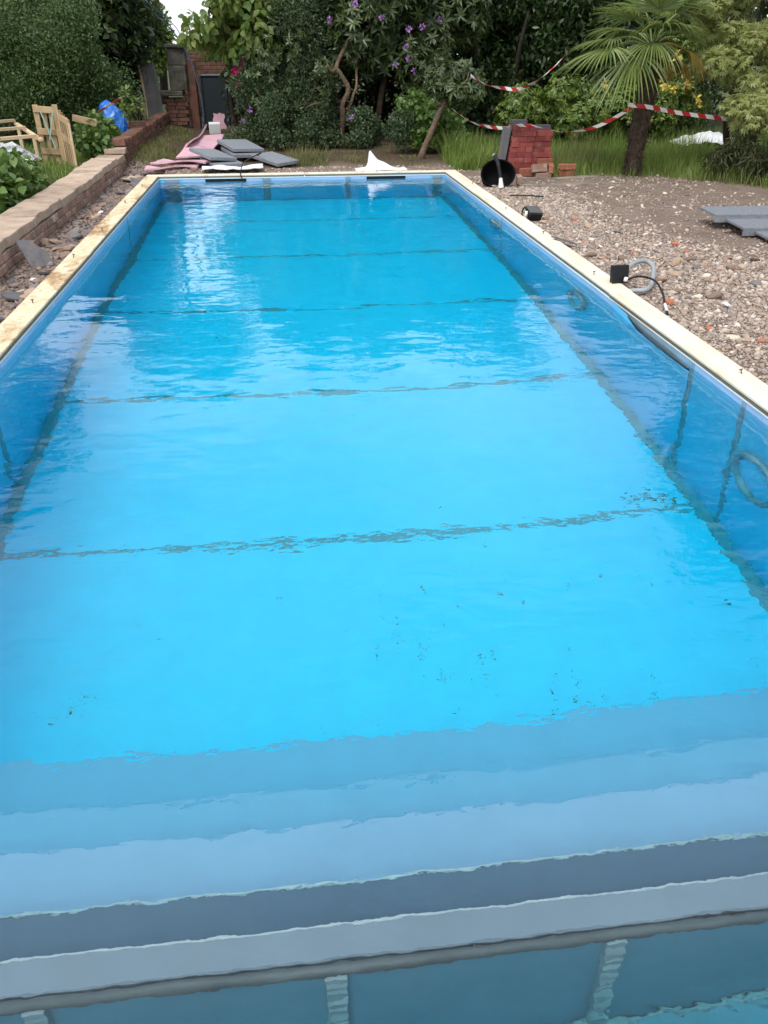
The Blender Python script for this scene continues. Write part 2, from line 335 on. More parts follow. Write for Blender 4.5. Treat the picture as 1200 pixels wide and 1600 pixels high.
def rep(name, TV, TF, M, T, mat, parent=None, smooth=False):
    """one mesh with the template repeated at M (n,3,3), T (n,3) - world coordinates"""
    n, k = len(T), len(TV); off = WL[parent] if parent is not None else np.zeros(3)
    V = (np.einsum('nij,kj->nki', M, TV) + (T - off)[:, None, :]).reshape(-1, 3)
    li = np.concatenate([np.array(f) for f in TF]); ls = np.array([len(f) for f in TF])
    loops = (li[None, :] + (np.arange(n) * k)[:, None]).ravel(); sizes = np.tile(ls, n); starts = np.concatenate([[0], np.cumsum(sizes)[:-1]])
    me = bpy.data.meshes.new(name); me.vertices.add(n * k); me.vertices.foreach_set('co', V.astype(np.float32).ravel())
    me.loops.add(len(loops)); me.loops.foreach_set('vertex_index', loops.astype(np.int32))
    me.polygons.add(len(sizes)); me.polygons.foreach_set('loop_start', starts.astype(np.int32)); me.polygons.foreach_set('loop_total', sizes.astype(np.int32))
    me.materials.append(mat)
    if smooth: me.polygons.foreach_set('use_smooth', np.ones(len(sizes), bool))
    me.update(calc_edges=True); me.validate()
    return link(name, me, parent, off)
def unit(a): return a / (np.linalg.norm(a, axis=-1, keepdims=True) + 1e-9)
def frames(D, N, Lg, W):
    """columns: across, along the leaf, normal"""
    D = unit(D); S = unit(np.cross(D, N)); N2 = np.cross(S, D)
    return np.stack([S * W[:, None], D * Lg[:, None], N2 * Lg[:, None]], axis=2)
LEAF_S = (np.array([[0, 0, 0], [-.5, .45, .07], [0, 1, -.06], [.5, .45, .07], [0, .5, -.02]]), [[0, 4, 2, 1], [0, 3, 2, 4]])
LEAF_B = (np.array([[0, 0, 0], [-.42, .28, .08], [-.42, .66, .05], [0, 1, -.14], [.42, .66, .05], [.42, .28, .08], [0, .3, 0], [0, .68, -.04]]),
          [[0, 5, 6, 1], [6, 5, 4, 7], [1, 6, 7, 2], [7, 4, 3, 2]])
def _acer():
    V, F = [[0, 0, 0]], []
    for a, l in ((-1.15, .7), (-.55, .9), (0, 1), (.55, .9), (1.15, .7)):
        d = np.array([math.sin(a), math.cos(a), 0]); s = np.array([math.cos(a), -math.sin(a), 0]); k = len(V)
        V += [list(d * l * .5 - s * .1), list(d * l + np.array([0, 0, -.15 * l])), list(d * l * .5 + s * .1)]; F.append([0, k + 2, k + 1, k])
    return np.array(V), F
LEAF_A = _acer()
BLADE = (np.array([[-.5, 0, 0], [.5, 0, 0], [-.36, .5, .06], [.36, .5, .06], [0, 1, .26]]), [[0, 1, 3, 2], [2, 3, 4]])
def sph(n): return unit(rng.normal(size=(n, 3)))
def envelope(c, rad, k, r, flat=0):
    """clump centres spread through an ellipsoid, most of them near its skin"""
    d = sph(k); t = rng.uniform(.45, 1, k) ** .6; P = np.array(c) + d * np.array(rad) * t[:, None]
    return P, rng.uniform(.7, 1.25, k) * r
def cloud(name, clumps, n, Lg, W, mat, parent, tmpl=LEAF_S, droop=.2, out=1., inner=.3, zmin=.02, up=.5):
    P, r = clumps; i = rng.choice(len(P), n, p=r ** 2 / (r ** 2).sum()); d = sph(n)
    t = np.where(rng.random(n) < inner, rng.uniform(.2, .8, n), rng.uniform(.8, 1.08, n)); T = P[i] + d * (r[i] * t)[:, None]
    T = T[T[:, 2] > zmin]; d = d[:len(T)]; n = len(T)
    D = unit(d * out + rng.normal(size=(n, 3)) * .7 + np.array([0, 0, -droop])); N = unit(d * .6 + np.array([0, 0, up]) + rng.normal(size=(n, 3)) * .45)
    s = rng.uniform(.65, 1.25, n)
    o = rep(name, *tmpl, frames(D, N, Lg * s, W * s), T, mat, parent); return tag(o, kind='stuff')
def whorls(name, clumps, n, per, Lg, W, mat, parent, tmpl=LEAF_B, open_=1.25, zmin=.05, inner=.25, up=.35):
    P, r = clumps; i = rng.choice(len(P), n, p=r ** 2 / (r ** 2).sum()); d = sph(n)
    t = np.where(rng.random(n) < inner, rng.uniform(.3, .85, n), rng.uniform(.85, 1.05, n)); T = P[i] + d * (r[i] * t)[:, None]
    k = T[:, 2] > zmin; T, d = T[k], d[k]; n = len(T)
    A = unit(d + np.array([0, 0, up]) + rng.normal(size=(n, 3)) * .25); a = unit(np.cross(A, rng.normal(size=(n, 3)))); b = np.cross(A, a)
    T = np.repeat(T, per, 0); A = np.repeat(A, per, 0); a = np.repeat(a, per, 0); b = np.repeat(b, per, 0); m = len(T)
    ph = np.tile(np.arange(per) * 2 * math.pi / per, n) + rng.normal(size=m) * .25; op = open_ + rng.normal(size=m) * .25
    rad = a * np.cos(ph)[:, None] + b * np.sin(ph)[:, None]
    D = A * np.cos(op)[:, None] + rad * np.sin(op)[:, None]; D[:, 2] -= .12
    N = A * np.sin(op)[:, None] - rad * np.cos(op)[:, None]; s = rng.uniform(.7, 1.2, m)
    o = rep(name, *tmpl, frames(D, N, Lg * s, W * s), T, mat, parent); return tag(o, kind='stuff')
def limbs(root, base_, tips, r0, r1, mat, bend=.15, name='branch', n=10):
    for t in tips:
        b, t = np.array(base_, float), np.array(t, float); m1 = b + (t - b) * .35 + rng.normal(size=3) * bend; m2 = b + (t - b) * .7 + rng.normal(size=3) * bend
        V, F = tube(spline([b, m1, m2, t], n), [r0, r0 * .8, r1], 7); obj(name, (V, F), mat, root, True)

# ------------------------------------------------------------------ ground: one sheet with the pool cut out
PX0, PX1, PY0, PY1 = -1.65, 2.25, .42, 11.6          # inner faces of the pool
WZ, FZ = -.075, -1.5                                  # water level, pool floor
def gz(x, y):
    n = mnoise.fractal(Vector((x * .9, y * .9, 3)), 1, 2, 4) * .018 + mnoise.noise(Vector((x * 3.1, y * 3.1, 1))) * .007
    z = -.045
    if x < PX0: z = -.13 if x > -2.42 else -.02
    if x < -1.15 and y > 12.6 and x > -2.42:            # grassy bank under the upper wall
        t = min(1, max(0, (-1.45 - x) / .8)) * min(1, (y - 12.6) / 1.2); z = -.11 + .13 * t
    if y > 12.2 and x > -1.3: z = -.03
    if x > 3.4: z += .02 * min(1, (x - 3.4))
    return z + n
ox0, ox1, oy0, oy1 = PX0 - .1, PX1 + .1, PY0 - .1, PY1 + .09
def axis(lo, hi, a, b, fine, far):
    s = list(np.arange(lo, a, fine)) + list(np.linspace(a, b, max(2, int((b - a) / fine)))) + list(np.arange(b + fine, hi, fine))
    o = []; d = fine
    x = s[-1]
    while x < far: d *= 1.6; x += d; o.append(x)
    q = []; d = fine; x = s[0]
    while x > -far: d *= 1.6; x -= d; q.append(x)
    return np.array(q[::-1] + s + o)
gx, gy = axis(-6, 9, ox0, ox1, .11, 150), axis(-2, 20, oy0, oy1, .13, 150)
V = np.array([(x, y, gz(x, y)) for y in gy for x in gx]); nx = len(gx); F = []
for j in range(len(gy) - 1):
    for i in range(nx - 1):
        if gx[i] >= ox0 - 1e-6 and gx[i + 1] <= ox1 + 1e-6 and gy[j] >= oy0 - 1e-6 and gy[j + 1] <= oy1 + 1e-6: continue
        F.append([j * nx + i, j * nx + i + 1, (j + 1) * nx + i + 1, (j + 1) * nx + i])
ground = obj('ground', (V, F), GROUND, None, True); tag(ground, kind='structure')

# ------------------------------------------------------------------ swimming pool
pool = thing('swimming_pool', 'long blue welded panel swimming pool with timber rim, full of water', 'swimming pool', (.3, 6, FZ))
T_ = .025
def strip(p0, p1, side, w0, nrm, seed, k=40, th=.004):
    """an uneven grey weld bead from p0 to p1"""
    p0, p1, side, nrm = (np.array(a, float) for a in (p0, p1, side, nrm)); V, F = [], []
    for i in range(k):
        t = i / (k - 1); c = p0 + (p1 - p0) * t
        a = w0 * (.75 + .5 * mnoise.noise(Vector((t * 9, seed, 0)))); b = w0 * (.75 + .5 * mnoise.noise(Vector((t * 9, seed + 5, 2))))
        V += [c - side * a, c - side * a * .8 + nrm * th, c + side * b * .8 + nrm * th, c + side * b]
    for i in range(k - 1):
        for j in range(3): F.append([i * 4 + j, i * 4 + j + 1, i * 4 + j + 5, i * 4 + j + 4])
    return np.array(V), F
seam_y = [3.62, 5.28, 6.94, 8.60, 10.26]
ys = [.42, 1.98] + seam_y + [PY1]
for a, b in zip(ys[:-1], ys[1:]):
    obj('floor_panel', bx(PX0 - T_, PX1 + T_, a + .001, b - .001, FZ - .03, FZ, .0008), FLOORM, pool)
for i, y in enumerate(seam_y): obj('floor_seam', strip((PX0 + .03, y, FZ), (PX1 - .03, y, FZ), (0, 1, 0), .026, (0, 0, 1), i * 3.3, 60), SEAM, pool)
wy = [.42, 3.46, 4.03, 8.42, PY1]
for a, b in zip(wy[:-1], wy[1:]): obj('wall_panel', bx(PX1, PX1 + T_, a + .001, b - .001, FZ, -.035, .0008), PANEL, pool)
wl = [.42, 4.22, 8.94, PY1]
for a, b in zip(wl[:-1], wl[1:]): obj('wall_panel', bx(PX0 - T_, PX0, a + .001, b - .001, FZ, -.035, .0008), PANEL, pool)
wx = [PX0 - T_, -.22, .89, PX1 + T_]
for a, b in zip(wx[:-1], wx[1:]): obj('wall_panel', bx(a + .001, b - .001, PY1, PY1 + T_, FZ, -.035, .0008), PANEL, pool)
for i, (y, w_) in enumerate(((3.46, .034), (4.03, .038), (8.42, .025))): obj('wall_seam', strip((PX1, y, FZ), (PX1, y, -.046), (0, 1, 0), w_, (-1, 0, 0), 20 + i * 3), SEAM, pool)
for i, (y, w_) in enumerate(((4.22, .045), (8.94, .025))): obj('wall_seam', strip((PX0, y, FZ), (PX0, y, -.046), (0, 1, 0), w_, (1, 0, 0), 40 + i * 3), SEAM, pool)
for i, (x, w_) in enumerate(((-1.47, .13), (-.22, .07), (.89, .045), (2.13, .09))): obj('wall_seam', strip((x, PY1, FZ), (x, PY1, -.046), (1, 0, 0), w_, (0, -1, 0), 60 + i * 3), SEAM, pool)
for i, (p, q, s, n_) in enumerate((((PX0 + .035, .5, FZ + .006), (PX0 + .035, PY1, FZ + .006), (1, 0, 0), (.3, 0, 1)), ((PX1 - .035, .5, FZ + .006), (PX1 - .035, PY1, FZ + .006), (1, 0, 0), (-.3, 0, 1)),
                               ((PX0, PY1 - .035, FZ + .008), (PX1, PY1 - .035, FZ + .008), (0, 1, 0), (0, -.3, 1)))):
    obj('corner_seam', strip(p, q, s, .048, n_, 80 + i * 5, 130), SEAM, pool)
BAND = plastic('painted_light_pale', (.36, .50, .70), .4, .4, .06)  # added strip: brighter light on the dry wall painted as a paler colour
for a, b in ((.44, 4.06), (5.21, 8.40), (8.44, PY1 - .003)): obj('painted_light_strip', bx(PX1 - .0022, PX1 - .0002, a, b, -.098, -.0452, .0004), BAND, pool)
for a, b in ((.44, 4.18), (4.26, 8.92), (8.96, PY1 - .003)): obj('painted_light_strip', bx(PX0 + .0002, PX0 + .0022, a, b, -.098, -.0452, .0004), BAND, pool)
for a, b in ((-1.33, -.29), (-.15, .85), (.94, 2.03)): obj('painted_light_strip', bx(a, b, PY1 - .0022, PY1 - .0002, -.098, -.0452, .0004), BAND, pool)
# timber rim boards, each with its ply edge, and a white lip below
def board(x0, x1, y0, y1, m, long_y=True):
    e = rng.uniform(-.004, .004)
    if long_y: x0 += e; x1 += e
    b = obj('rim_board', bx(x0, x1, y0, y1, -.004, .0, .0015) if False else bx(x0, x1, y0, y1, -.016, 0, .003), m, pool)
    obj('board_edge', bx(x0 + .004, x1 - .004, y0 + .003, y1 - .003, -.036, -.0165, .001), RIME, b)
    return b
RW = .165
ly = [.3, 2.35, 4.75, 7.17, 9.6, PY1 + .02]
for a, b in zip(ly[:-1], ly[1:]): board(PX0 - RW, PX0 + .004, a + .0035, b - .0035, RIML)
ry_ = [.3, 2.9, 5.35, 7.35, 9.8, PY1 + .02]
for a, b in zip(ry_[:-1], ry_[1:]): board(PX1 - .004, PX1 + RW, a + .0035, b - .0035, RIMR)
for a, b in ((PX0 - RW, .3), (.3, PX1 + RW)): board(a + .002, b - .002, PY1 + .0235, PY1 + .15, RIMR, False)
board(PX0 + .012, PX1 - .012, .26, .418, RIMR, False)
lip = .007
obj('white_lip', bx(PX0 - .002, PX0 + lip, .43, PY1 - .002, -.0445, -.0365, .001), WHITEP, pool)
obj('white_lip', bx(PX1 - lip, PX1 + .002, .43, PY1 - .002, -.0445, -.0365, .001), WHITEP, pool)
obj('white_lip', bx(PX0 + .01, PX1 - .01, PY1 - lip, PY1 + .018, -.0445, -.0365, .001), WHITEP, pool)
# nails left standing in the boards
nail = join(tube([(0, 0, 0), (0, 0, .022)], .0035, 6), tube([(0, 0, .022), (0, 0, .026)], .011, 8)); NAILM = mesh(*nail, STEEL, False, 'nail')
for x, y in [(-1.73, 5.55), (-1.75, 6.9), (-1.72, 8.0), (-1.74, 9.5), (-1.73, 10.7), (2.36, 3.72), (2.31, 5.85), (2.36, 7.35), (2.33, 8.6), (2.37, 10.4), (.1, 11.68), (1.3, 11.67), (-.9, 11.69), (2.0, 11.68)]:
    link('nail', NAILM, pool, (x, y, -.001), (rng.uniform(-.3, .3), rng.uniform(-.3, .3), 0))
# skimmer slots in the far wall
for x0, x1 in ((-1.035, -.49), (1.145, 1.685)):
    y = PY1 - .004
    s = obj('skimmer_slot', join(bx(x0, x1, y - .004, y + .003, -.052, -.046, .001), bx(x0, x1, y - .004, y + .003, -.120, -.112, .001), bx(x0, x0 + .012, y - .004, y + .003, -.1118, -.0522, .001), bx(x1 - .012, x1, y - .004, y + .003, -.1118, -.0522, .001)), BLACKP, pool)
    obj('opening_shade', bx(x0 + .0122, x1 - .0122, y - .001, y + .003, -.1118, -.0522, .0005), BLACKP, s)  # solid black plate; the darkness inside the slot is painted
# underwater light fittings on the right wall
for i, (y, z, r) in enumerate(((5.93, -.57, .17), (3.2, -.70, .19), (8.66, -.46, .15))):
    th = np.linspace(0, 2 * math.pi, 33)
    ring = tube(np.stack([np.full(33, PX1 - .02), y + r * np.cos(th), z + r * np.sin(th)], 1), .024, 8, False)
    l_ = obj('underwater_light', ring, SEAM, pool, True)
    k = np.linspace(0, 2 * math.pi, 25)[:-1]
    V = np.vstack([np.stack([np.full(24, PX1 - .012), y + (r - .02) * np.cos(k), z + (r - .02) * np.sin(k)], 1), [[PX1 - .03, y, z]]])
    obj('lens', (V, [[j, (j + 1) % 24, 24] for j in range(24)]), PANEL, l_, True)
# sheet of lining sprung away from the right wall
def loose(u, v):
    y = 4.05 + u * 1.2; top = -.006 - .115 * max(0, 1 - u / .74) ** .8; z = top + (-1.2 - top) * v
    bul = .035 * math.sin(math.pi * min(1, max(0, u))) ** .7 * (1 - v) ** 2 + .003
    return (PX1 - .004 - bul, y, z - .03)
obj('loose_lining', grid(26, 14, loose), PANEL, pool, True)
obj('backing_strip', bx(PX1 - .0035, PX1 - .0005, 4.07, 5.2, -.30, -.047, .0004), RIBM, pool)
V, F = [], []  # black strip: the sheet's dark edge plus the gap's shadow, painted in
for i in range(24):
    u = i / 23; p = np.array(loose(u * .72, 0)); wd = .004 + .020 * (1 - u); V += [p + np.array([-.0015, 0, -.006]), p + np.array([.002, 0, wd])]
for i in range(23): F.append([2 * i, 2 * i + 1, 2 * i + 3, 2 * i + 2])
tag(obj('split_edge_shadow', (np.array(V), F), BLACKP, pool), 'black edge strip with painted gap shadow along the sprung lining sheet')
# maker's sticker on the left wall
st = obj('sticker', bx(PX0 + .0005, PX0 + .003, 4.18, 4.44, -.072, -.05, .0004), plastic('sticker_blue', (.22, .5, .8), .4, .4, .05), pool)
obj('print', join(*[bx(PX0 + .0032, PX0 + .004, 4.22 + .022 * k, 4.22 + .022 * k + .014, -.064, -.056, .0001) for k in range(8)]), STEEL, st)
# steps at the near end, the partition behind them and the cover pit
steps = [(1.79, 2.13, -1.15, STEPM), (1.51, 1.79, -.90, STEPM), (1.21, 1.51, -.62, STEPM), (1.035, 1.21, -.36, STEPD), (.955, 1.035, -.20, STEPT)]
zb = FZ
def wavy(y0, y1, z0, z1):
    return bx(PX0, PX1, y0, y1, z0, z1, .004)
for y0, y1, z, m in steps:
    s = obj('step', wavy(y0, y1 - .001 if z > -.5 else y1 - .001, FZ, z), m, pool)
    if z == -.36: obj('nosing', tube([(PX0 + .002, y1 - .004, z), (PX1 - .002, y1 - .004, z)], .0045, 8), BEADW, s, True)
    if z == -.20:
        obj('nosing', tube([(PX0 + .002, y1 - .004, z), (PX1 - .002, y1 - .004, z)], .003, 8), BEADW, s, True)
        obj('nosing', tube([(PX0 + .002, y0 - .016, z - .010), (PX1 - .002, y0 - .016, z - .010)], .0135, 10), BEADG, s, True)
obj('pit_panel', bx(PX0 + .001, PX1 - .001, .938, .9545, FZ + .001, -.222, .001), PITM, pool)
obj('pit_floor', bx(PX0 + .001, PX1 - .001, .43, .9375, FZ + .001, -.70, .002), PITM, pool)
obj('pit_edge', tube([(PX0, .928, -.695), (PX1, .928, -.695)], .008, 8), RIBM, pool, True)
for x in (-1.22, -.6, .01, .62, 1.23, 1.85):       # corrugated upright strips on the back of the partition
    V, F = [], []; zz = np.linspace(-.699, -.222, 61)
    for z in zz:
        d = .926 - .005 * max(0, math.sin((z + .7) * 2 * math.pi / .042)) ** .6; V += [(x - .024, .9375, z), (x - .022, d, z), (x + .022, d, z), (x + .024, .9375, z)]
    for k in range(60):
        for q in range(3): F.append([k * 4 + q, k * 4 + q + 1, k * 4 + q + 5, k * 4 + q + 4])
    F.append([240, 241, 242, 243]); obj('rib', (np.array(V), F), RIBM, pool)
obj('wall_panel', bx(PX0, PX1, .405, .43, FZ + .001, -.0365, .001), PITM, pool)
# leaf scraps on the floor: nobody could count them
P = []
for cx, cy, s, n in ((2.0, 3.72, .09, 34), (-1.02, 2.6, .07, 16), (1.25, 2.42, .16, 26), (.32, 2.9, .12, 14), (.72, 2.63, .14, 16), (.9, 10.9, .22, 40), (.3, 2.6, .9, 34), (-.6, 6.3, .05, 5), (1.2, 3.3, .5, 20)):
    P.append(np.stack([rng.normal(cx, s, n), rng.normal(cy, s * .6, n), np.full(n, FZ + .004)], 1))
P = np.vstack(P); P = P[(P[:, 1] > 2.2) & (P[:, 0] < 2.15) & (P[:, 1] < 11.5)]; n = len(P); D = rng.normal(size=(n, 3)); D[:, 2] *= .1
s = rng.uniform(.4, 1.4, n) * np.where(P[:, 0] > 1.8, 1.6, .75); N = np.tile([0, 0, 1.], (n, 1)); N += rng.normal(size=(n, 3)) * .2
tag(rep('leaf_scraps', *LEAF_S, frames(D, N, .02 * s, .011 * s), P, LF['debris']), 'dark wet leaf scraps scattered on the pool floor', 'leaf litter', kind='stuff')
# the water body
o = obj('water', bx(PX0 - .008, PX1 + .008, .425, PY1 + .008, FZ - .01, WZ, 0), WATER); tag(o, kind='structure')

# ------------------------------------------------------------------ stones and gravel
def rock(seed, flat=.6, sub=1, amp=.32):
    bm = bmesh.new(); bmesh.ops.create_icosphere(bm, subdivisions=sub, radius=.5)
    for v in bm.verts: v.co *= 1 + amp * mnoise.noise(v.co * 2.3 + Vector((seed * 7.1, 0, 0))) * 1.6; v.co.z *= flat
    bm.verts.index_update(); return bm_out(bm)
ROCKS = [rock(i, f) for i, f in enumerate((.5, .65, .45, .75, .35, .6))]
def scatter(name, pts, smin, smax, mat, parent, flatten=1., pw=2.2):
    n = len(pts); k = rng.integers(0, len(ROCKS), n)
    for q in range(len(ROCKS)):
        P = pts[k == q]; m = len(P); s = smin + (smax - smin) * rng.random(m) ** pw
        A = rng.uniform(0, 6.28, m); tx, ty = rng.normal(size=m) * .35, rng.normal(size=m) * .35
        M = np.array([np.array(Matrix.Rotation(a, 3, 'Z') @ Matrix.Rotation(b, 3, 'X') @ Matrix.Rotation(c, 3, 'Y')) for a, b, c in zip(A, tx, ty)])
        sc3 = np.stack([s * rng.uniform(.8, 1.5, m), s, s * flatten], 1); M = M * sc3[:, None, :]
        P = P + np.array([0, 0, 1]) * (s * .12)[:, None]
        tag(rep(name, *ROCKS[q], M, P, mat, parent), kind='stuff')
def gpts(n, x0, x1, y0, y1, keep):
    X = rng.uniform(x0, x1, n); Y = rng.uniform(y0, y1, n); k = np.array([rng.random() < keep(x, y) for x, y in zip(X, Y)]); X, Y = X[k], Y[k]
    return np.array([(x, y, gz(x, y)) for x, y in zip(X, Y)])
def gravel_edge(x, y):
    e = 3.45 + max(0, 7.3 - y) * .66 + .25 * mnoise.noise(Vector((x, y * .8, 0))); d = e - x
    if y > 10.4 and x > 2.9: return .12
    return 1. if d > .15 else (.5 if d > -.12 else .10)
bed = thing('gravel_bed', 'bed of loose brown crushed stone between the pool rim and bare soil', 'gravel', (3.0, 6.5, -.045)); bed['kind'] = 'structure'
for k in ('label', 'category'): del bed[k]
rub = thing('rubble_strip', 'x y z w', 'rubble', (-2.05, 9, -.13)); rub['kind'] = 'structure'
for k in ('label', 'category'): del rub[k]
scatter('gravel', gpts(36000, 2.43, 5.6, 2.4, 11.3, gravel_edge), .012, .050, GRAVELM, bed)
OCT = (np.array([[.5, 0, 0], [0, .45, 0], [-.55, .1, 0], [.05, -.5, 0], [.05, 0, .3], [0, 0, -.3]]), [[0, 1, 4], [1, 2, 4], [2, 3, 4], [3, 0, 4], [1, 0, 5], [2, 1, 5], [3, 2, 5], [0, 3, 5]])
P = gpts(60000, 2.43, 4.9, 2.6, 10.6, lambda x, y: gravel_edge(x, y) ** 1.2); n = len(P); sz = rng.uniform(.008, .022, n); a = rng.uniform(0, 6.28, n); Z0 = np.zeros(n)
M = np.stack([np.stack([np.cos(a) * sz * 1.3, -np.sin(a) * sz, Z0], 1), np.stack([np.sin(a) * sz * 1.3, np.cos(a) * sz, Z0], 1), np.stack([Z0, rng.normal(size=n) * .2 * sz, sz], 1)], 1)
tag(rep('fine_gravel', *OCT, M, P + np.array([0, 0, .004]), GRAVELM, bed), kind='stuff')
scatter('gravel', gpts(2600, -1.6, 3.2, 11.78, 12.5, lambda x, y: .5), .012, .045, GRAVELM, bed)
def ledge(x, y): return 1.
scatter('rubble', gpts(8200, -2.29, -1.83, 4.0, 13.4, ledge), .014, .06, RUBBLEM, rub, .8)
scatter('rubble', gpts(900, -2.2, -1.2, 12.2, 13.6, ledge), .014, .06, RUBBLEM, rub, .8)
BIG = [[mesh(*rock(20 + i, f, 2, .25), m, False, 'stone') for i, f in enumerate((.55, .7, .42, .6))] for m in STONEM]
def big(parent, n, x0, x1, y0, y1, s0, s1, wts, keep):
    P = gpts(n * 8, x0, x1, y0, y1, keep)[:n]
    for p in P:
        s = s0 + (s1 - s0) * rng.random() ** 2; m = rng.choice(5, p=wts)
        link('stone', BIG[m][rng.integers(4)], parent, (p[0], p[1], p[2] + s * .16), (rng.normal() * .25, rng.normal() * .25, rng.uniform(0, 6.28)), (s * rng.uniform(1, 1.5), s, s))
big(bed, 210, 2.5, 4.4, 2.9, 8.6, .035, .085, (.34, .32, .18, .07, .09), lambda x, y: 1 if gravel_edge(x, y) > .9 else 0)
big(bed, 40, 3.2, 5.4, 5.5, 10.3, .03, .08, (.4, .3, .1, .05, .15), lambda x, y: 1)
big(rub, 90, -2.26, -1.9, 4.3, 12.8, .05, .13, (.2, .42, .30, .02, .06), ledge)
# flat slate shards lying in the rubble
for i, (x, y, s, a, t) in enumerate(((-2.17, 7.15, .21, .4, .9), (-2.12, 8.0, .2, .7, .1), (-1.98, 6.1, .19, 1.2, .25), (-2.0, 5.6, .17, 2.1, .2), (-2.0, 8.6, .15, .2, .15), (-2.05, 12.2, .16, 1, .25), (-1.95, 11.7, .2, .3, .35), (-2.05, 5.2, .2, .9, .2), (-1.97, 6.9, .14, 2.6, .2), (-2.12, 11.9, .15, 2, .5))):
    k = 9; th = np.sort(rng.uniform(0, 6.28, k)); ring = np.stack([np.cos(th) * s * rng.uniform(.6, 1, k), np.sin(th) * s * .7 * rng.uniform(.6, 1, k), np.zeros(k)], 1)
    V = np.vstack([ring, ring - [0, 0, .014]]); F = [list(range(k)), list(range(k, 2 * k))[::-1]] + [[j, k + j, k + (j + 1) % k, (j + 1) % k] for j in range(k)]
    V = eul(V, t, t * .4, a) ; V[:, 2] += -V[:, 2].min() - .01
    obj('slate_shard', (V + np.array([x, y, gz(x, y)]), F), SLATEM, rub)
k = 8; th = np.linspace(0, 6.28, 9)[:-1]; ring = np.stack([np.cos(th) * .055, np.sin(th) * .13 * (1 + .3 * np.sin(th * 3)), np.zeros(k)], 1)
V = eul(np.vstack([ring, ring - [0, 0, .012]]), .05, .25, .5) + np.array([2.455, 7.05, .012]); F = [list(range(k)), list(range(k, 2 * k))[::-1]] + [[j, k + j, k + (j + 1) % k, (j + 1) % k] for j in range(k)]
tag(obj('slate_piece', (V, F), SLATEM, None, False, (2.455, 7.05, -.02)), 'dark slate piece lying against the right rim board', 'slate')
tag(obj('rusty_rod', tube([(2.62, 9.55, gz(2.62, 9.55) + .035), (2.80, 9.50, gz(2.8, 9.5) + .04), (2.99, 9.42, gz(3, 9.4) + .035)], .009, 6), BARKD, None, True, (2.8, 9.5, -.03)), 'thin dark rod lying on the gravel below the tub', 'rod')
# white scraps among the gravel
WS = mesh(*rock(77, .45, 1, .4), WHITEP, False, 'scrap')
for i, (x, y, s) in enumerate(((2.95, 5.02, .055), (2.95, 5.75, .03), (2.7, 4.55, .02), (3.3, 6.9, .03), (2.75, 6.9, .03), (3.0, 7.4, .03), (2.6, 5.9, .02), (-2.02, 6.6, .05), (-2.05, 9.6, .06))):
    o = link('plastic_scrap', WS, None, (x, y, gz(x, y) + .028), (0, .2, i * 1.3), (s * 1.5, s, s))
    tag(o, 'small white plastic scrap lying on the %s' % ('brown gravel right of the pool' if x > 0 else 'rubble beside the brick wall'), 'scrap', 'white scraps on the gravel' if x > 0 else 'white scraps on the rubble')
th = np.linspace(0, 2 * math.pi, 21)
o = obj('washer_ring', tube(np.stack([2.9 + .022 * np.cos(th), 4.35 + .022 * np.sin(th), np.full(21, gz(2.9, 4.35) + .045)], 1), .007, 6, False), WHITEP, None, True, (2.9, 4.35, gz(2.9, 4.35) + .03)); tag(o, 'small round white plastic ring lying on the gravel', 'ring')

# ------------------------------------------------------------------ brick wall on the left with stone coping
wall = thing('garden_wall', 'low old brick retaining wall with broad sandstone coping beside the pool', 'wall', (-2.45, 9, -.13))
BR = [mesh(jitter(box(.212, .10, .066, .006)[0], .004, 9, s), box(.212, .10, .066, .006)[1], OLDBRICK, False, 'brick') for s in range(4)]
for c in range(3):
    y = 3.2 + (.11 if c % 2 else 0)
    while y < 13.25:
        link('brick', BR[rng.integers(4)], wall, (-2.365 + rng.normal() * .004, y, -.155 + c * .074), (rng.normal() * .01, 0, math.pi / 2 + rng.normal() * .015)); y += .222
obj('mortar', bx(-2.50, -2.328, 3.1, 13.3, -.3, .028, .002), KERBM, wall)
y = 3.3
while y < 13.0:
    l = rng.uniform(.85, 1.35); l = min(l, 13.12 - y)
    if l < .4: break
    V, F = box(.36, l - .008, .085, .012, 2)
    bm = bmesh.new(); vs_ = [bm.verts.new(v) for v in V]; [bm.faces.new([vs_[i] for i in f]) for f in F]
    bmesh.ops.subdivide_edges(bm, edges=[e for e in bm.edges if e.calc_length() > .2], cuts=6, use_grid_fill=True); bm.verts.index_update(); V, F = bm_out(bm)
    V = jitter(V, .012, 4, y) ; V = jitter(V, .005, 14, y)
    obj('coping_stone', (V + np.array([-2.49 + rng.normal() * .008, y + l / 2, .074 + rng.normal() * .004]), F), COPE, wall, loc=(-2.49, y + l / 2, .074)); y += l
upper = thing('upper_brick_wall', 'raised continuation of the garden wall topped with bricks on edge', 'wall', (-2.42, 16, -.05))
BD = [mesh(jitter(box(.212, .10, .066, .006)[0], .006, 9, s), box(.212, .10, .066, .006)[1], DARKBRICK, False, 'brick') for s in range(4)]
for c in range(4):
    y = 13.32 + (.11 if c % 2 else 0)
    while y < 19.2: link('brick', BD[rng.integers(4)], upper, (-2.36 + rng.normal() * .006, y, -.075 + c * .074), (0, rng.normal() * .02, math.pi / 2 + rng.normal() * .02)); y += .222
obj('mortar', bx(-2.50, -2.33, 13.2, 19.2, -.3, .175, .002), KERBM, upper)
y = 13.4; i = 0
while y < 19.15:
    link('brick', BD[rng.integers(4)], upper, (-2.42 + rng.normal() * .008, y, .235 + rng.normal() * .006), (math.pi / 2, rng.normal() * .03, rng.normal() * .04)); y += .076
ob = obj('end_block', (lambda b: (jitter(b[0], .01, 6, 4) + np.array([-2.44, 13.2, .155]), b[1]))(box(.30, .22, .075, .012, 2)), COPE, upper)
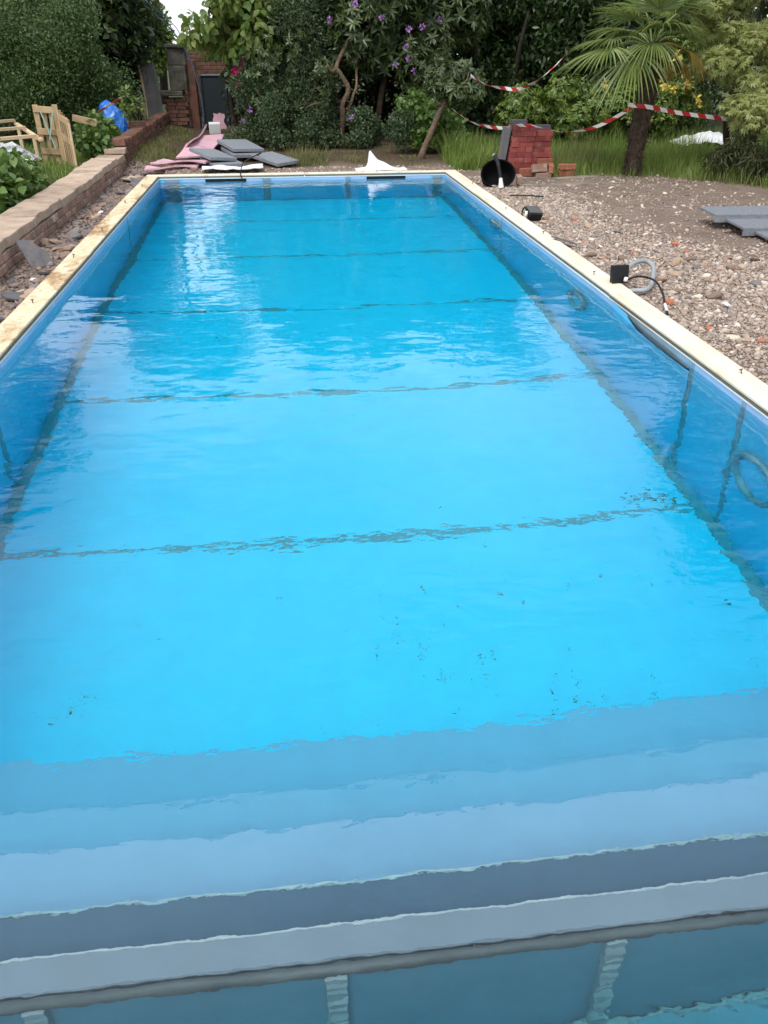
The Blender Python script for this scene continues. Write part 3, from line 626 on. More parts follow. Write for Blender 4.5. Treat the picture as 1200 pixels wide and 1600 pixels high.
bw = link('brick', mesh(jitter(box(.30, .11, .10, .008)[0], .005, 8, 3), box(.30, .11, .10, .008)[1], DARKBRICK, False, 'brick'), None, (-2.46, 15.6, .325), (0, 0, .25)); tag(bw, 'single dark brick laid across the end of the upper wall', 'brick')
# rubble ball on the near coping
o = obj('mortar_lump', (lambda r_: (r_[0] * .11 + np.array([-2.56, 7.05, .135]), r_[1]))(rock(5, .6, 2, .4)), SHEETW, None, False, (-2.56, 7.05, .12)); tag(o, 'pale crumbling mortar lump resting on the stone coping', 'mortar lump')

# ------------------------------------------------------------------ pier, leaning panel, bin, far wall and pipe at the back left
pier = thing('brick_pier', 'ruined brick pier capped with a slab and stacked concrete blocks', 'pier', (-2.1, 19.4, .0))
for c in range(7):
    for k in range(2):
        link('brick', BD[(c + k) % 4], pier, (-2.28 + k * .222 + (.05 if c % 2 else 0), 19.2, .06 + c * .074), (0, 0, rng.normal() * .03))
        link('brick', BD[(c + k + 1) % 4], pier, (-2.28 + k * .222, 19.42, .06 + c * .074), (0, 0, rng.normal() * .03))
obj('pier_core', bx(-2.3, -1.95, 19.24, 19.4, -.1, .55, .004), KERBM, pier)
def blk(x0, x1, y0, y1, z0, z1, s): V, F = bx(x0, x1, y0, y1, z0, z1, .015); return jitter(V, .015, 5, s), F
obj('cap_slab', blk(-2.5, -1.98, 19.05, 19.6, .58, .68, 1), CONC, pier)
obj('concrete_block', blk(-2.24, -1.88, 19.2, 19.55, .685, 1.14, 2), CONC, pier)
obj('concrete_block', blk(-2.22, -1.86, 19.22, 19.55, 1.145, 1.46, 3), CONC, pier)
obj('cap_slab', blk(-2.27, -1.8, 19.15, 19.6, 1.465, 1.53, 4), CONC, pier)
obj('side_post', blk(-1.88, -1.70, 19.3, 19.7, -.1, 1.25, 5), DARKBRICK, pier)
def lean(u, v): return (-2.72 + u * .32 + v * -.10 + .02 * math.sin(v * 3), 18.9 + .25 * v + .06 * math.sin(u * 3.1), .12 + 1.1 * v - .05 * u * v)
V, F = grid(7, 9, lean); n = len(V); V2 = np.vstack([V, V + [-.03, .05, 0]])
F2 = list(F) + [[i + n for i in f][::-1] for f in F] + [[j * 7, (j + 1) * 7, (j + 1) * 7 + n, j * 7 + n] for j in range(8)] + [[j * 7 + 6 + n, (j + 1) * 7 + 6 + n, (j + 1) * 7 + 6, j * 7 + 6] for j in range(8)] + [[56 + i, 56 + i + n, 57 + i + n, 57 + i][::-1] for i in range(6)]
lp = thing('curved_grey_sheet', 'curved grey sheet with a raw wooden edge leaning beside the brick pier', 'panel', (-2.6, 18.9, .12))
obj('sheet_body', (V2, F2), SHUT, lp, True)
obj('wooden_edge', tube([lean(-.03, t) for t in np.linspace(0, 1, 9)], [.018, .025, .03, .02], 6), WOODP, lp, True)
fw = thing('far_brick_wall', 'red brick wall glimpsed behind the dark box under the leaves', 'wall', (-1.4, 21.4, 0))
BF = mesh(jitter(box(.212, .10, .066, .006)[0], .004, 9, 1), box(.212, .10, .066, .006)[1], DARKBRICK, False, 'brick')
for c in range(20):
    for k in range(9): link('brick', BF, fw, (-2.1 + k * .222 + (.11 if c % 2 else 0), 21.3, .08 + c * .075), (0, 0, rng.normal() * .01))
obj('mortar', bx(-2.2, -.1, 21.26, 21.42, -.1, 1.57, .002), KERBM, fw)
LIDM = plastic('lid_slate', (.07, .085, .095), .6, .3, .2)
bn = thing('storage_box', 'tall dark slate coloured plastic box standing before the far brick wall', 'box', (-1.33, 19.7, 0))
obj('box_body', bx(-1.60, -1.05, 19.45, 19.95, -.05, .93, .03), BINM, bn); obj('lid', bx(-1.62, -1.03, 19.43, 19.97, .932, .965, .012), LIDM, bn)
obj('side_panel', bx(-1.625, -1.602, 19.46, 19.94, -.03, .92, .006), LIDM, bn)
pp = thing('blue_pipe', 'thin blue plastic pipe looping down past the brick pier', 'pipe', (-1.2, 15, -.05))
obj('pipe_run', tube(spline([(-2.5, 18.7, 2.2), (-2.13, 18.6, 1.89), (-1.92, 18.6, 1.67), (-1.68, 18.5, 1.2), (-1.54, 18.1, .72), (-1.48, 17.6, .3), (-1.46, 16.3, .06), (-1.50, 14.8, .03)], 50), .009, 7), PIPEB, pp, True)
obj('pipe_run', tube(spline([(-2.5, 18.75, 2.28), (-2.1, 18.65, 1.98), (-1.86, 18.6, 1.72), (-1.8, 18.75, 1.3)], 24), .008, 7), PIPEB, pp, True)

# ------------------------------------------------------------------ building waste at the far end
def slab(name, label, c, sx, sy, rot, group=None, th=.045, strips=True):
    t = thing(name, label, 'slab', c, group)
    V, F = box(sx, sy, th, .003); o = obj('slab_body', (eul(V, *rot) + np.array(c), F), SLAB, t)
    if strips:
        V, F = box(.012, sy * .97, th * .8, .002); V += np.array([sx / 2 + .0065, 0, 0]); obj('white_edge', (eul(V, *rot) + np.array(c), F), SLABE, t)
    return t
slab('paving_slab', 'grey paving slab tilted on another slab next to the pink boards', (-1.0, 12.82, .125), .42, .66, (.10, .10, .55))
slab('paving_slab', 'grey paving slab lying underneath the tilted slab', (-.88, 12.75, .03), .44, .7, (0.02, .02, .35))
slab('paving_slab', 'grey paving slab resting on top of a second slab with pale edges', (-.64, 13.75, .15), .48, .85, (.07, .04, .35))
slab('paving_slab', 'grey paving slab with pale edge supporting the one on top of it', (-.58, 13.6, .07), .54, .85, (0.04, .03, .25))
slab('paving_slab', 'separate grey paving slab with a pale front edge, sloping', (-.10, 12.85, .05), .38, .7, (.09, -.05, .6), strips=True)
def pinkboard(label, c, sx, sy, rot, bow=.05):
    def f(u, v): x, y = (u - .5) * sx, (v - .5) * sy; return np.array([x + .02 * math.sin(v * 9), y + .015 * math.sin(u * 11 + v), bow * math.sin(v * 5 + u * 2) * .5])
    V, F = sheet(grid(6, 14, f), .022); V = eul(V, *rot) + np.array(c); tag(obj('insulation_board', (V, F), PINK, None, False, c), label, 'foam board')
pinkboard('broken pink foam board lying flat, its torn edge towards the pool', (-1.42, 12.75, .05), .40, .85, (.0, .08, 1.25))
pinkboard('long pink foam board lying up the path to the pier', (-1.28, 14.4, .10), .44, 2.6, (.035, .05, -.05))
pinkboard('pink foam board leaning on edge beside the longer pink board', (-1.46, 15.2, .13), .22, 2.6, (.03, -.75, -.05))
pinkboard('short pink foam board standing behind the white foam block', (-1.2, 18.0, .18), .22, .30, (1.2, 0, .3), 0)
pinkboard('thin pink foam strip crossing the rubble by the pool corner', (-1.58, 12.55, .0), .10, .75, (.0, .05, 1.45))
o = obj('foam_block', (lambda b: (eul(b[0], .15, 0, .1) + np.array([-1.27, 17.5, .10]), b[1]))(box(.22, .16, .19, .012, 2)), SHEETW, None, False, (-1.27, 17.5, .0)); tag(o, 'white foam block standing at the end of the pink boards', 'foam block')
def crumple(name, label, cat, fn, nx, ny, mat, loc, amp, seed, th=.006):
    V, F = grid(nx, ny, fn); V = jitter(V, amp, 7, seed); V = jitter(V, amp * .5, 17, seed)
    o = obj(name, sheet((V, F), th), mat, None, False, loc); return tag(o, label, cat)
crumple('foam_sheet', 'flat white foam sheet lying between the slabs and the rim', 'foam sheet', lambda u, v: (-1.12 + u * .85, 12.0 + v * .35 + .1 * u, .02 + .01 * math.sin(u * 7)), 16, 6, SHEETW, (-.7, 12.2, 0), .02, 3)
def shark(u, v):   # white sheet with a peak
    x = 1.02 + u * .72; y = 11.78 + v * .3; pk = math.exp(-((u - .36) / .085) ** 2) * .20 + math.exp(-((u - .52) / .20) ** 2) * .10; s = math.sin(math.pi * v) ** .8 * (.7 + .3 * math.sin(v * 9 + u * 5))
    return (x - .05 * pk * 4 * s, y, .005 + pk * s)
crumple('plastic_sheet', 'white plastic sheet rising to a peak on the far pool rim', 'plastic sheet', shark, 30, 12, SHEETW, (1.4, 11.9, 0), .012, 9)
# thin black cable over the far rim
o = obj('cable', tube(spline([(-.45, 13.1, .03), (-.30, 12.8, .13), (-.34, 12.4, .16), (-.52, 12.1, .10), (-.56, 11.75, .03), (-.56, 11.6, -.005), (-.535, 11.57, -.06), (-.52, 11.56, -.12)], 40), .007, 6), BLACKP, None, True, (-.5, 12.4, 0)); tag(o, 'thin black cable hanging over the far rim into the water', 'cable')

# ------------------------------------------------------------------ red brick pile, loose bricks, tub, edging
RB = [mesh(jitter(box(.213, .100, .065, .003)[0], .002, 9, s), box(.213, .100, .065, .003)[1], REDBRICK, False, 'brick') for s in range(3)]
RBB = mesh(*box(.213, .100, .065, .003), BLUEBRICK, False, 'brick')
gl = gz(3.3, 11.7)
for col, (cx, cy, lx, hz, wd) in enumerate(((3.27, 11.72, .10, 9, .1065), (3.575, 11.74, -.015, 8, .1065))):
    for c in range(hz):
        z = gl + .03 + c * .0665; sh = lx * (c / 9) * .6 + rng.normal() * .004; fl = c % 2
        lay = [(-.053, -.107, 0), (.1065, -.053, 1), (.053, .1065, 0), (-.1065, .053, 1)]
        if fl: lay = [(.053, -.107, 0), (-.1065, -.053, 1), (-.053, .1065, 0), (.1065, .053, 1)]
        for px, py, t in lay:
            if col == 1: px *= .86
            o = link('brick', RB[rng.integers(3)], None, (cx + px + sh, cy + py * 1.02 + rng.normal() * .003, z), (0, 0, (math.pi / 2 if t else 0) + rng.normal() * .012))
            tag(o, 'dark red brick in the %s course up of the tall %s brick column' % (('lowest', 'second', 'third', 'fourth', 'fifth', 'sixth', 'seventh', 'eighth', 'ninth')[c], 'leaning' if col == 0 else 'upright'), 'brick', 'red bricks in the %s column' % ('leaning' if col == 0 else 'upright'))
for k, (x, z, lab) in enumerate(((3.26, gl + .03 + 9 * .0665, 'on top of the leaning brick column'), (3.60, gl + .03 + 8 * .0665, 'on top of the upright brick column'))):
    o = link('brick', RBB, None, (x, 11.70, z), (0, 0, .05 - k * .15)); tag(o, 'blue grey brick lying ' + lab, 'brick')
o = obj('slate_sheet', (lambda b: (eul(b[0], 0, .13, .1) + np.array([3.08, 11.75, gl + .28]), b[1]))(box(.03, .28, .58, .006)), SLATEM, None, False, (3.06, 11.75, gl)); tag(o, 'narrow dark slate sheet leaning on the side of the brick pile', 'slate')
RU = [mesh(jitter(box(.215, .102, .068, .007)[0], .005, 8, s + 5), box(.215, .102, .068, .007)[1], m, False, 'brick') for s, m in enumerate((REUSED, REUSED, OLDBRICK))]
g2 = gz(3.6, 11)
for x, y, z, rx, rz, k, lab in ((3.02, 10.62, .065, 1.57, 1.4, 2, 'worn pale brick standing alone next to the black tub'), (3.30, 11.22, .075, 1.57, .1, 0, 'reddish used brick at the foot of the red brick pile'),
    (3.50, 11.16, .04, 0, .0, 2, 'pale mortar-streaked brick under the tan brick'), (3.44, 11.16, .125, 1.2, .25, 2, 'tan used brick tilted on the pale streaked brick'), (3.62, 11.2, .12, 1.57, 1.3, 0, 'orange used brick leaning beside the tan brick'),
    (3.82, 11.14, .055, 1.57, .0, 0, 'orange red brick carrying a dark stained brick'), (3.82, 11.14, .145, 0, .06, 1, 'dark stained brick lying on the orange red brick'), (3.62, 11.5, .16, 1.57, .05, 1, 'red brick end standing behind the used bricks')):
    o = link('brick', RU[k], None, (x, y, g2 + z - .015), (rx, 0, rz)); tag(o, lab, 'brick')
for i, (x0, x1, y0, y1, h, lab) in enumerate(((3.12, 4.35, 10.86, 10.96, .035, 'long weathered concrete edging strip in front of the used bricks'), (2.98, 4.1, 10.42, 10.52, .012, 'sunken concrete edging strip nearer the pool, half buried in gravel'))):
    def f(u, v): return (x0 + u * (x1 - x0), (y0 + (y1 - y0) * v) + .02 * math.sin(u * 3), gz(3.5, 10.8) + h + .008 * math.sin(u * 9 + v * 2))
    V, F = sheet(grid(24, 4, f), .09); o = obj('edging_strip', (jitter(V, .014, 7, i), F), KERBM, None, False, (3.6, y0, gz(3.6, 10.8))); tag(o, lab, 'edging')
# black tub lying tilted, with a cable and connector
TUBM = plastic('tub_black', (.0035, .0035, .004), .75, .12, .1)
tub = thing('plastic_tub', 'round black plastic tub lying on its side at the gravel edge', 'tub', (2.68, 10.5, -.045))
ax = unit(np.array([-.12, -1., .48])); s1 = unit(np.cross(ax, [0, 0, 1.])); s2 = np.cross(s1, ax); cc = np.array([2.69, 10.42, .115]); V, F = [], []
prof = [(0, .178), (.012, .186), (.012, .196), (-.012, .197), (-.02, .188), (-.20, .165), (-.205, .15), (-.205, .001)]
inn = [(0, .178), (-.17, .155), (-.18, .001)]
for pr_ in (prof, inn):
    k0 = len(V); m_ = len(pr_)
    for j in range(36):
        t = 2 * math.pi * j / 36
        for a, r in pr_: V.append(cc + ax * a + 1.12 * r * (math.cos(t) * s1 + math.sin(t) * s2 * .80))
    for j in range(36):
        for q in range(m_ - 1): F.append([k0 + j * m_ + q, k0 + j * m_ + q + 1, k0 + ((j + 1) % 36) * m_ + q + 1, k0 + ((j + 1) % 36) * m_ + q])
obj('tub_shell', (np.array(V), F), TUBM, tub, True)
cn = thing('connector_cable', 'corrugated black cable with a white plug hanging across the tub mouth', 'cable', (2.66, 10.3, .05))
cp = spline([(2.63, 10.40, .32), (2.635, 10.26, .26), (2.65, 10.22, .18), (2.665, 10.19, .09)], 40)
obj('corrugated_sleeve', tube(cp, [.02 if i % 2 else .026 for i in range(40)], 8), BLACKP, cn, True); obj('grey_collar', tube([(2.62, 10.45, .33), (2.63, 10.39, .315)], .018, 8), GREYP, cn, True)
obj('plug', tube([(2.664, 10.19, .10), (2.668, 10.18, .06), (2.672, 10.17, .0), (2.675, 10.165, -.02)], [.02, .024, .034, .036], 10), WHITEP, cn, True)
# junction boxes by the right rim
jb = thing('junction_box', 'square black junction box beside the rim with a grey hose loop', 'junction box', (2.44, 5.62, -.02))
V, F = box(.12, .045, .12, .004); obj('box_body', (eul(V, -.15, 0, .12) + np.array([2.405, 5.61, .062]), F), BLACKP, jb)
V, F = box(.128, .01, .128, .003); obj('flange', (eul(V, -.15, 0, .12) + np.array([2.408, 5.585, .062]), F), BLACKP, jb)
obj('hose_loop', (lambda p: tube(p, [.016 if i % 2 else .0185 for i in range(len(p))], 10))(spline([(2.44, 5.60, .05), (2.53, 5.74, .075), (2.66, 5.88, .08), (2.755, 5.93, .065), (2.765, 5.83, .045), (2.70, 5.67, .03), (2.60, 5.47, .01), (2.52, 5.38, .0), (2.45, 5.40, -.01), (2.42, 5.46, -.03)], 110)), GREYP, jb, True)
V, F = tube([(2.43, 5.555, .035), (2.45, 5.54, .033)], .017, 10); obj('white_gland', (V, F), WHITEP, jb, True)
obj('black_lead', tube(spline([(2.445, 5.54, .035), (2.52, 5.52, .06), (2.56, 5.36, .075), (2.52, 5.12, .06), (2.475, 4.93, .0), (2.47, 4.87, -.03)], 40), .0075, 7), BLACKP, jb, True)
obj('white_sleeve', tube([(2.480, 4.965, .018), (2.472, 4.90, -.012)], .0095, 7), WHITEP, jb, True)
jb2 = thing('junction_box', 'small black junction box with a lid tipped over against the far part of the rim', 'junction box', (2.50, 8.15, -.02))
V, F = box(.14, .13, .075, .006); obj('box_body', (eul(V, .35, .1, .2) + np.array([2.52, 8.22, .02]), F), BLACKP, jb2)
V, F = box(.148, .136, .014, .004); obj('lid', (eul(V, .35, .1, .2) + np.array([2.525, 8.235, .063]) + np.array([0, -.015, 0]), F), STEEL, jb2)
V, F = tube([(2.435, 8.2, .0), (2.44, 8.2, .055)], .016, 8); obj('white_gland', (V, F), WHITEP, jb2, True)
obj('black_lead', tube(spline([(2.44, 8.2, .055), (2.425, 8.22, .09), (2.41, 8.26, .04), (2.43, 8.3, -.03)], 20), .008, 6), BLACKP, jb2, True)
# slabs at the right edge
for i, (x, y, lab) in enumerate(((4.68, 7.66, 'dark grey square-edged coping slab farthest from the gravel in a row of three'), (4.76, 7.25, 'dark grey coping slab in the middle of a row of three on bare soil'), (4.84, 6.84, 'dark grey coping slab closest to the gravel in a row of three'))):
    t = thing('coping_slab', lab, 'slab', (x, y, gz(x, y)), 'coping slabs laid on bare soil'); z = gz(x, y) + (.125, .088, .052)[i]
    def S(V): return eul(V, .02, 0, -.06) + np.array([x, y, z])
    V, F = box(1.15, .40, .022, .002); obj('slab_top', (S(V), F), SLAB, t)
    V, F = box(1.15, .022, .05, .002); V += np.array([0, -.189, -.0365]); obj('down_edge', (S(V), F), SLAB, t)
    V, F = box(1.0, .05, (.125, .088, .052)[i] - .016, .004); V += np.array([.1, .06, -.012 - ((.125, .088, .052)[i] - .016) / 2]); obj('spacer', (S(V), F), WOODP, t)

# ------------------------------------------------------------------ pallets, plastic and tarp on the left
def plank(name, p, q, wd, th, m, parent, nrm=(0, 1, 0)):
    p, q = np.array(p, float), np.array(q, float); d = q - p; l = np.linalg.norm(d); d /= l; n_ = np.array(nrm, float); n_ -= d * (n_ @ d); n_ /= np.linalg.norm(n_); s = np.cross(d, n_)
    V, F = box(wd, l, th, .003); M = np.stack([s, d, n_], 1); obj(name, (V @ M.T + (p + q) / 2, F), m, parent)
pa = thing('wooden_pallet', 'weathered wooden pallet standing upright behind the hydrangea', 'pallet', (-3.3, 13.2, -.02))
for z in (.72, .43, .17): plank('slat', (-3.50, 13.18, z), (-3.17, 13.22, z - .03), .085, .02, WOODP, pa)
for x in (-3.47, -3.20): plank('post', (x, 13.205, -.03), (x, 13.205, .77), .075, .022, WOODP, pa)
for x in (-3.39, -3.30): plank('back_slat', (x, 13.24, -.03), (x + .02, 13.24, .66), .06, .018, WOODP, pa)
pb = thing('wooden_pallet', 'second weathered pallet turned edge-on against the first pallet', 'pallet', (-3.05, 13.0, -.02))
for k in range(5): plank('post', (-3.14 + k * .045, 13.15 - k * .09, -.04), (-3.145 + k * .045, 13.16 - k * .09, .70 - k * .025), .075, .02, WOODP, pb, (.9, -.4, 0))
for z in (.62, .36): plank('slat', (-3.15, 13.12, z), (-2.93, 12.70, z - .05), .085, .02, WOODP, pb, (.9, .45, 0))
plank('batten', (-2.925, 12.68, -.05), (-2.925, 12.68, .56), .03, .03, WOODF, pb)
plank('rail', (-2.98, 13.2, .60), (-2.66, 13.25, .52), .09, .025, WOODP, pb)
plank('strap', (-3.40, 13.15, .70), (-3.28, 13.15, .20), .02, .003, plastic('green_strap', (.28, .42, .36), .5), pa); plank('strap', (-3.22, 13.145, .70), (-3.34, 13.145, .32), .02, .003, MATS['green_strap'], pa)
pc = thing('batten_frame', 'fresh pale timber frame lying flat left of the upright pallets', 'frame', (-4.2, 13.9, .36))
for p, q in (((-5.2, 14.6, .40), (-4.45, 15.5, .41)), ((-5.0, 13.4, .38), (-3.97, 14.3, .39)), ((-4.7, 12.1, .36), (-3.52, 13.15, .37)), ): plank('batten', p, q, .06, .045, WOODF, pc, (0, 0, 1))
plank('cross_batten', (-4.46, 15.55, .36), (-3.44, 13.05, .325), .06, .04, WOODF, pc, (0, 0, 1))
for x, y in ((-4.3, 15.1), (-3.65, 13.5), (-4.75, 12.3)): plank('leg', (x, y, -.03), (x, y, .345), .05, .05, WOODF, pc)
crumple('plastic_film', 'crumpled clear plastic film heaped under the pale timber frame', 'plastic film', lambda u, v: (-4.3 + u * .75, 12.7 + v * .6, .02 + .28 * math.sin(u * 2.6 + .3) * math.sin(v * 2.2 + .4)), 26, 20, FILM, (-3.9, 13, 0), .06, 4)
def tarpf(u, v):
    a = u * 2 * math.pi; h = v * math.pi / 2; r = math.cos(h) ** .6
    return (-2.84 + .27 * r * math.cos(a), 15.7 + .26 * r * math.sin(a), -.02 + .66 * math.sin(h) ** .8 * (1 - .18 * math.cos(a) * r))
V, F = grid(36, 14, tarpf); V = jitter(V, .05, 5, 2); V = jitter(V, .025, 14, 8); tag(obj('tarpaulin_bundle', (V, F), TARPB, None, False, (-2.84, 15.7, 0)), 'bright blue crumpled tarpaulin bundle behind the stepped wall', 'tarpaulin')
crumple('white_sheeting', 'white plastic sheeting spread at the edge of the long grass', 'plastic sheet', lambda u, v: (6.75 + u * 1.15, 13.9 + v * .6, .06 + .16 * math.sin(u * 3) * math.sin(v * 2.5 + .2)), 30, 12, SHEETW, (7.3, 14.2, 0), .05, 6)
# striped barrier tape
def tape(label, pts, wd, twist, loc_i=0, n=70):
    P = spline(pts, n); T = unit(np.gradient(P, axis=0)); s = np.concatenate([[0], np.cumsum(np.linalg.norm(np.diff(P, axis=0), axis=1))]); V = []
    for i in range(n):
        side = unit(np.cross(T[i], [0, 1, 0])); o2 = np.cross(T[i], side); a = twist(i / (n - 1)); d = side * math.cos(a) + o2 * math.sin(a)
        V += [P[i] - d * wd / 2, P[i] + d * wd / 2]
    F = [[2 * i, 2 * i + 2, 2 * i + 3, 2 * i + 1] for i in range(n - 1)]; loc = P[0]
    o = obj('barrier_tape', (np.array(V), F), TAPE, None, False, loc); uv = o.data.uv_layers.new(name='UVMap')
    for l in o.data.loops: vi = l.vertex_index; uv.data[l.index].uv = (s[vi // 2], vi % 2)
    o.modifiers.new('thickness', 'SOLIDIFY').thickness = .0012
    tag(o, label, 'tape')
tape('red and white tape sagging from the shrub up to the palm fronds', [(2.84, 13.0, 1.12), (3.01, 12.7, 1.01), (3.18, 12.4, .98), (3.35, 12.0, .99), (3.53, 11.6, 1.16), (3.67, 11.2, 1.4)], .045, lambda t: .75 + .7 * math.sin(t * 9))
tape('red and white tape sagging across the red brick pile to the palm trunk', [(2.6, 13.0, .67), (2.78, 12.6, .54), (2.95, 12.3, .5), (3.13, 11.9, .51), (3.25, 11.48, .575), (3.5, 11.3, .55), (3.74, 11.2, .51), (4.02, 11.15, .54), (4.25, 11.1, .62), (4.56, 11.02, .80)], .045, lambda t: .8 + .75 * math.sin(t * 11 + 1))
tape('red and white tape stretched from the palm trunk to the acer', [(4.50, 11.02, .84), (4.60, 10.95, .83), (4.76, 10.96, .815), (5.1, 11.1, .76), (5.43, 11.2, .71), (6.22, 11.4, .62)], .05, lambda t: .12 + .5 * math.exp(-t * 6))
tape('thin red and white tape slanting up to the hedge behind the blue tarpaulin', [(-2.85, 14, .56), (-2.64, 14, .68), (-2.38, 14.05, .81)], .05, lambda t: 1.0, n=20)

# ------------------------------------------------------------------ vegetation
def shrub(name, label, cat, loc, group=None): return thing(name, label, cat, (loc[0], loc[1], gz(loc[0], loc[1])), group)
def stems(root, n, h, spread, r=.02, mat=BARK):
    b = WL[root]
    for i in range(n):
        a = rng.uniform(0, 6.28); limbs(root, b + np.array([math.cos(a) * .12, math.sin(a) * .12, 0]), [b + np.array([math.cos(a) * spread, math.sin(a) * spread * .7, h * rng.uniform(.6, 1)])], r, r * .4, mat, .06, 'stem', 8)
def truss(root, pts, mat, r, per=14):
    tv, tf = LEAF_B
    for p in pts:
        d = sph(per); d[:, 1] = -abs(d[:, 1]); T = np.tile(np.array(p, float), (per, 1)) + d * r * .25
        s = rng.uniform(.8, 1.2, per) * r; M = frames(d + rng.normal(size=d.shape) * .3, unit(rng.normal(size=d.shape)), s, s * .62)
        rep('flower', tv, tf, M, T, mat, root)
# 1 hedge on the left
h = shrub('evergreen_hedge', 'big rounded dark green small-leaved hedge behind the pallets', 'hedge', (-3.7, 16.3))
cl_ = envelope((-4.0, 16.5, 1.0), (1.2, 1.0, 1.5), 60, .42)
cloud('foliage', cl_, 52000, .058, .032, LF['hedge'], h, droop=.05); stems(h, 6, 1.2, .25, .04)
h = shrub('feathery_shrub', 'grey green feathery tall shrub at the far left beyond the hedge', 'shrub', (-5.9, 17.2))
cloud('foliage', envelope((-5.7, 17.2, 1.7), (1.3, .9, 1.7), 26, .5), 15000, .085, .022, LF['feather'], h, droop=.1); stems(h, 4, 2, .6, .04)
h = shrub('dark_yew', 'almost black evergreen standing right of the rounded hedge', 'tree', (-3.05, 19.7))
cloud('foliage', envelope((-3.05, 19.6, 1.6), (.6, .5, 1.5), 24, .36), 14000, .09, .02, LF['conifer'], h, droop=.5); stems(h, 3, 2, .3, .05, BARKD)
h = shrub('green_sapling', 'light green sapling in front of the hedge above the tarpaulin', 'sapling', (-2.45, 15.4))
cloud('foliage', envelope((-2.45, 15.3, .66), (.14, .12, .22), 8, .10), 120, .085, .05, LF['lime'], h, LEAF_B, .3); stems(h, 3, .7, .1, .008)
# 2 vine and red rhododendron
h = shrub('climbing_vine', 'pale lime climber with large drooping leaves above the crimson flowers', 'climber', (-.75, 16.6))
cloud('foliage', envelope((-.55, 15.6, 1.85), (.85, .40, .55), 26, .22), 1900, .15, .095, LF['lime'], h, LEAF_B, .9, .5, zmin=1.0)
for tx, ty, tz in ((-.6, 15.9, 1.9), (-.1, 16.0, 2.0), (-.95, 16.2, 2.2)): limbs(h, (-.75, 16.6, -.03), [(tx, ty, tz)], .05, .015, BARKD, .06, 'stem')
cloud('foliage', envelope((-1.15, 17.4, 1.62), (.50, .3, .26), 14, .16), 330, .13, .08, LF['lime'], h, LEAF_B, .9, .5, zmin=1.1)
h = shrub('crimson_rhododendron', 'dark shrub bearing a few crimson flower heads below the lime climber', 'shrub', (-.45, 16.1))
whorls('foliage', envelope((-.3, 16.0, .9), (.5, .4, .65), 16, .24), 520, 8, .12, .035, LF['rhodo'], h); stems(h, 5, .9, .12, .02)
truss(h, [(-.55, 15.35, 1.26), (-.63, 15.3, 1.17), (-.68, 15.32, 1.12), (-.62, 15.25, .93), (-.47, 15.4, 1.42)], LF['crimson'], .07)
# 3 fine-leaved grey green shrub
h = shrub('osmanthus_shrub', 'dense grey green small-leaved shrub between the dark box and the twisted trunks', 'shrub', (.15, 15.2))
for c, rd, k, rr, n, L_ in (((-.05, 15.0, .30), (.85, .45, .38), 30, .20, 15000, .05), ((-.1, 15.4, .95), (.62, .45, .45), 22, .22, 11000, .05), ((.55, 15.3, .75), (.45, .4, .55), 20, .20, 9000, .048), ((.30, 15.7, 1.7), (.70, .5, .55), 24, .28, 13000, .055), ((.5, 16.1, 2.6), (.8, .6, .7), 20, .4, 7000, .07)):
    cloud('foliage', envelope(c, rd, k, rr), n, L_, L_ * .5, LF['osman'], h, droop=-.15)
whorls('foliage', envelope((.25, 15.0, 1.0), (.7, .3, .7), 20, .16), 170, 7, .09, .03, LF['rhodo'], h); stems(h, 5, .7, .15, .02)
limbs(h, (.1, 15.2, .3), [(.62, 14.62, .95), (-.35, 14.6, .9), (.75, 14.7, .7)], .012, .005, BARK, .06)
truss(h, [(-.46, 14.45, .61), (-.58, 14.4, .45)], LF['purple'], .045)
# 4 great rhododendron
h = shrub('purple_rhododendron', 'large rhododendron with purple flowers and twisted bare trunks', 'shrub', (1.3, 15.9))
cl_ = envelope((1.95, 16.2, 2.35), (1.45, .95, 1.25), 44, .42)
whorls('foliage', cl_, 4300, 9, .15, .042, LF['rhodo'], h, zmin=1.05)
cl_ = envelope((2.25, 15.8, 1.35), (.75, .5, .45), 16, .3); whorls('foliage', cl_, 900, 9, .14, .04, LF['rhodo'], h, zmin=.75)
for pts, r0, r1 in (([(1.05, 15.3, -.03), (1.1, 15.2, .4), (1.09, 15.15, .62), (1.2, 15.15, .85), (1.07, 15.15, 1.1), (1.02, 15.2, 1.22), (1.25, 15.4, 1.6)], .05, .03), ([(1.03, 15.2, 1.17), (.93, 15.1, 1.13), (.85, 15.08, 1.2), (.82, 15.05, 1.12)], .035, .022),
                    ([(1.15, 15.3, .3), (1.26, 15.2, .70), (1.35, 15.25, .92), (1.36, 15.4, 1.3)], .028, .018), ([(.9, 15.4, -.03), (.84, 15.25, .5), (.82, 15.25, .8), (.75, 15.5, 1.2)], .03, .02), ([(1.8, 16.2, -.03), (1.9, 16.2, .8), (2.2, 16.2, 1.8)], .06, .04)):
    V, F = tube(spline(pts, 26), [r0, (r0 + r1) / 2 + .004, r1], 9); obj('trunk', (jitter(V, .012, 9, r0 * 99), F), BARK, h, True)
truss(h, [(2.42, 14.95, 1.77), (2.2, 14.95, 1.73), (1.75, 14.95, 1.89), (.9, 14.95, 1.86), (1.32, 14.9, 2.07), (2.15, 14.95, 1.47), (2.0, 15.1, 1.23), (2.22, 15.1, 1.3), (2.31, 15.05, 1.13), (2.73, 15.05, 1.87)], LF['purple'], .05)
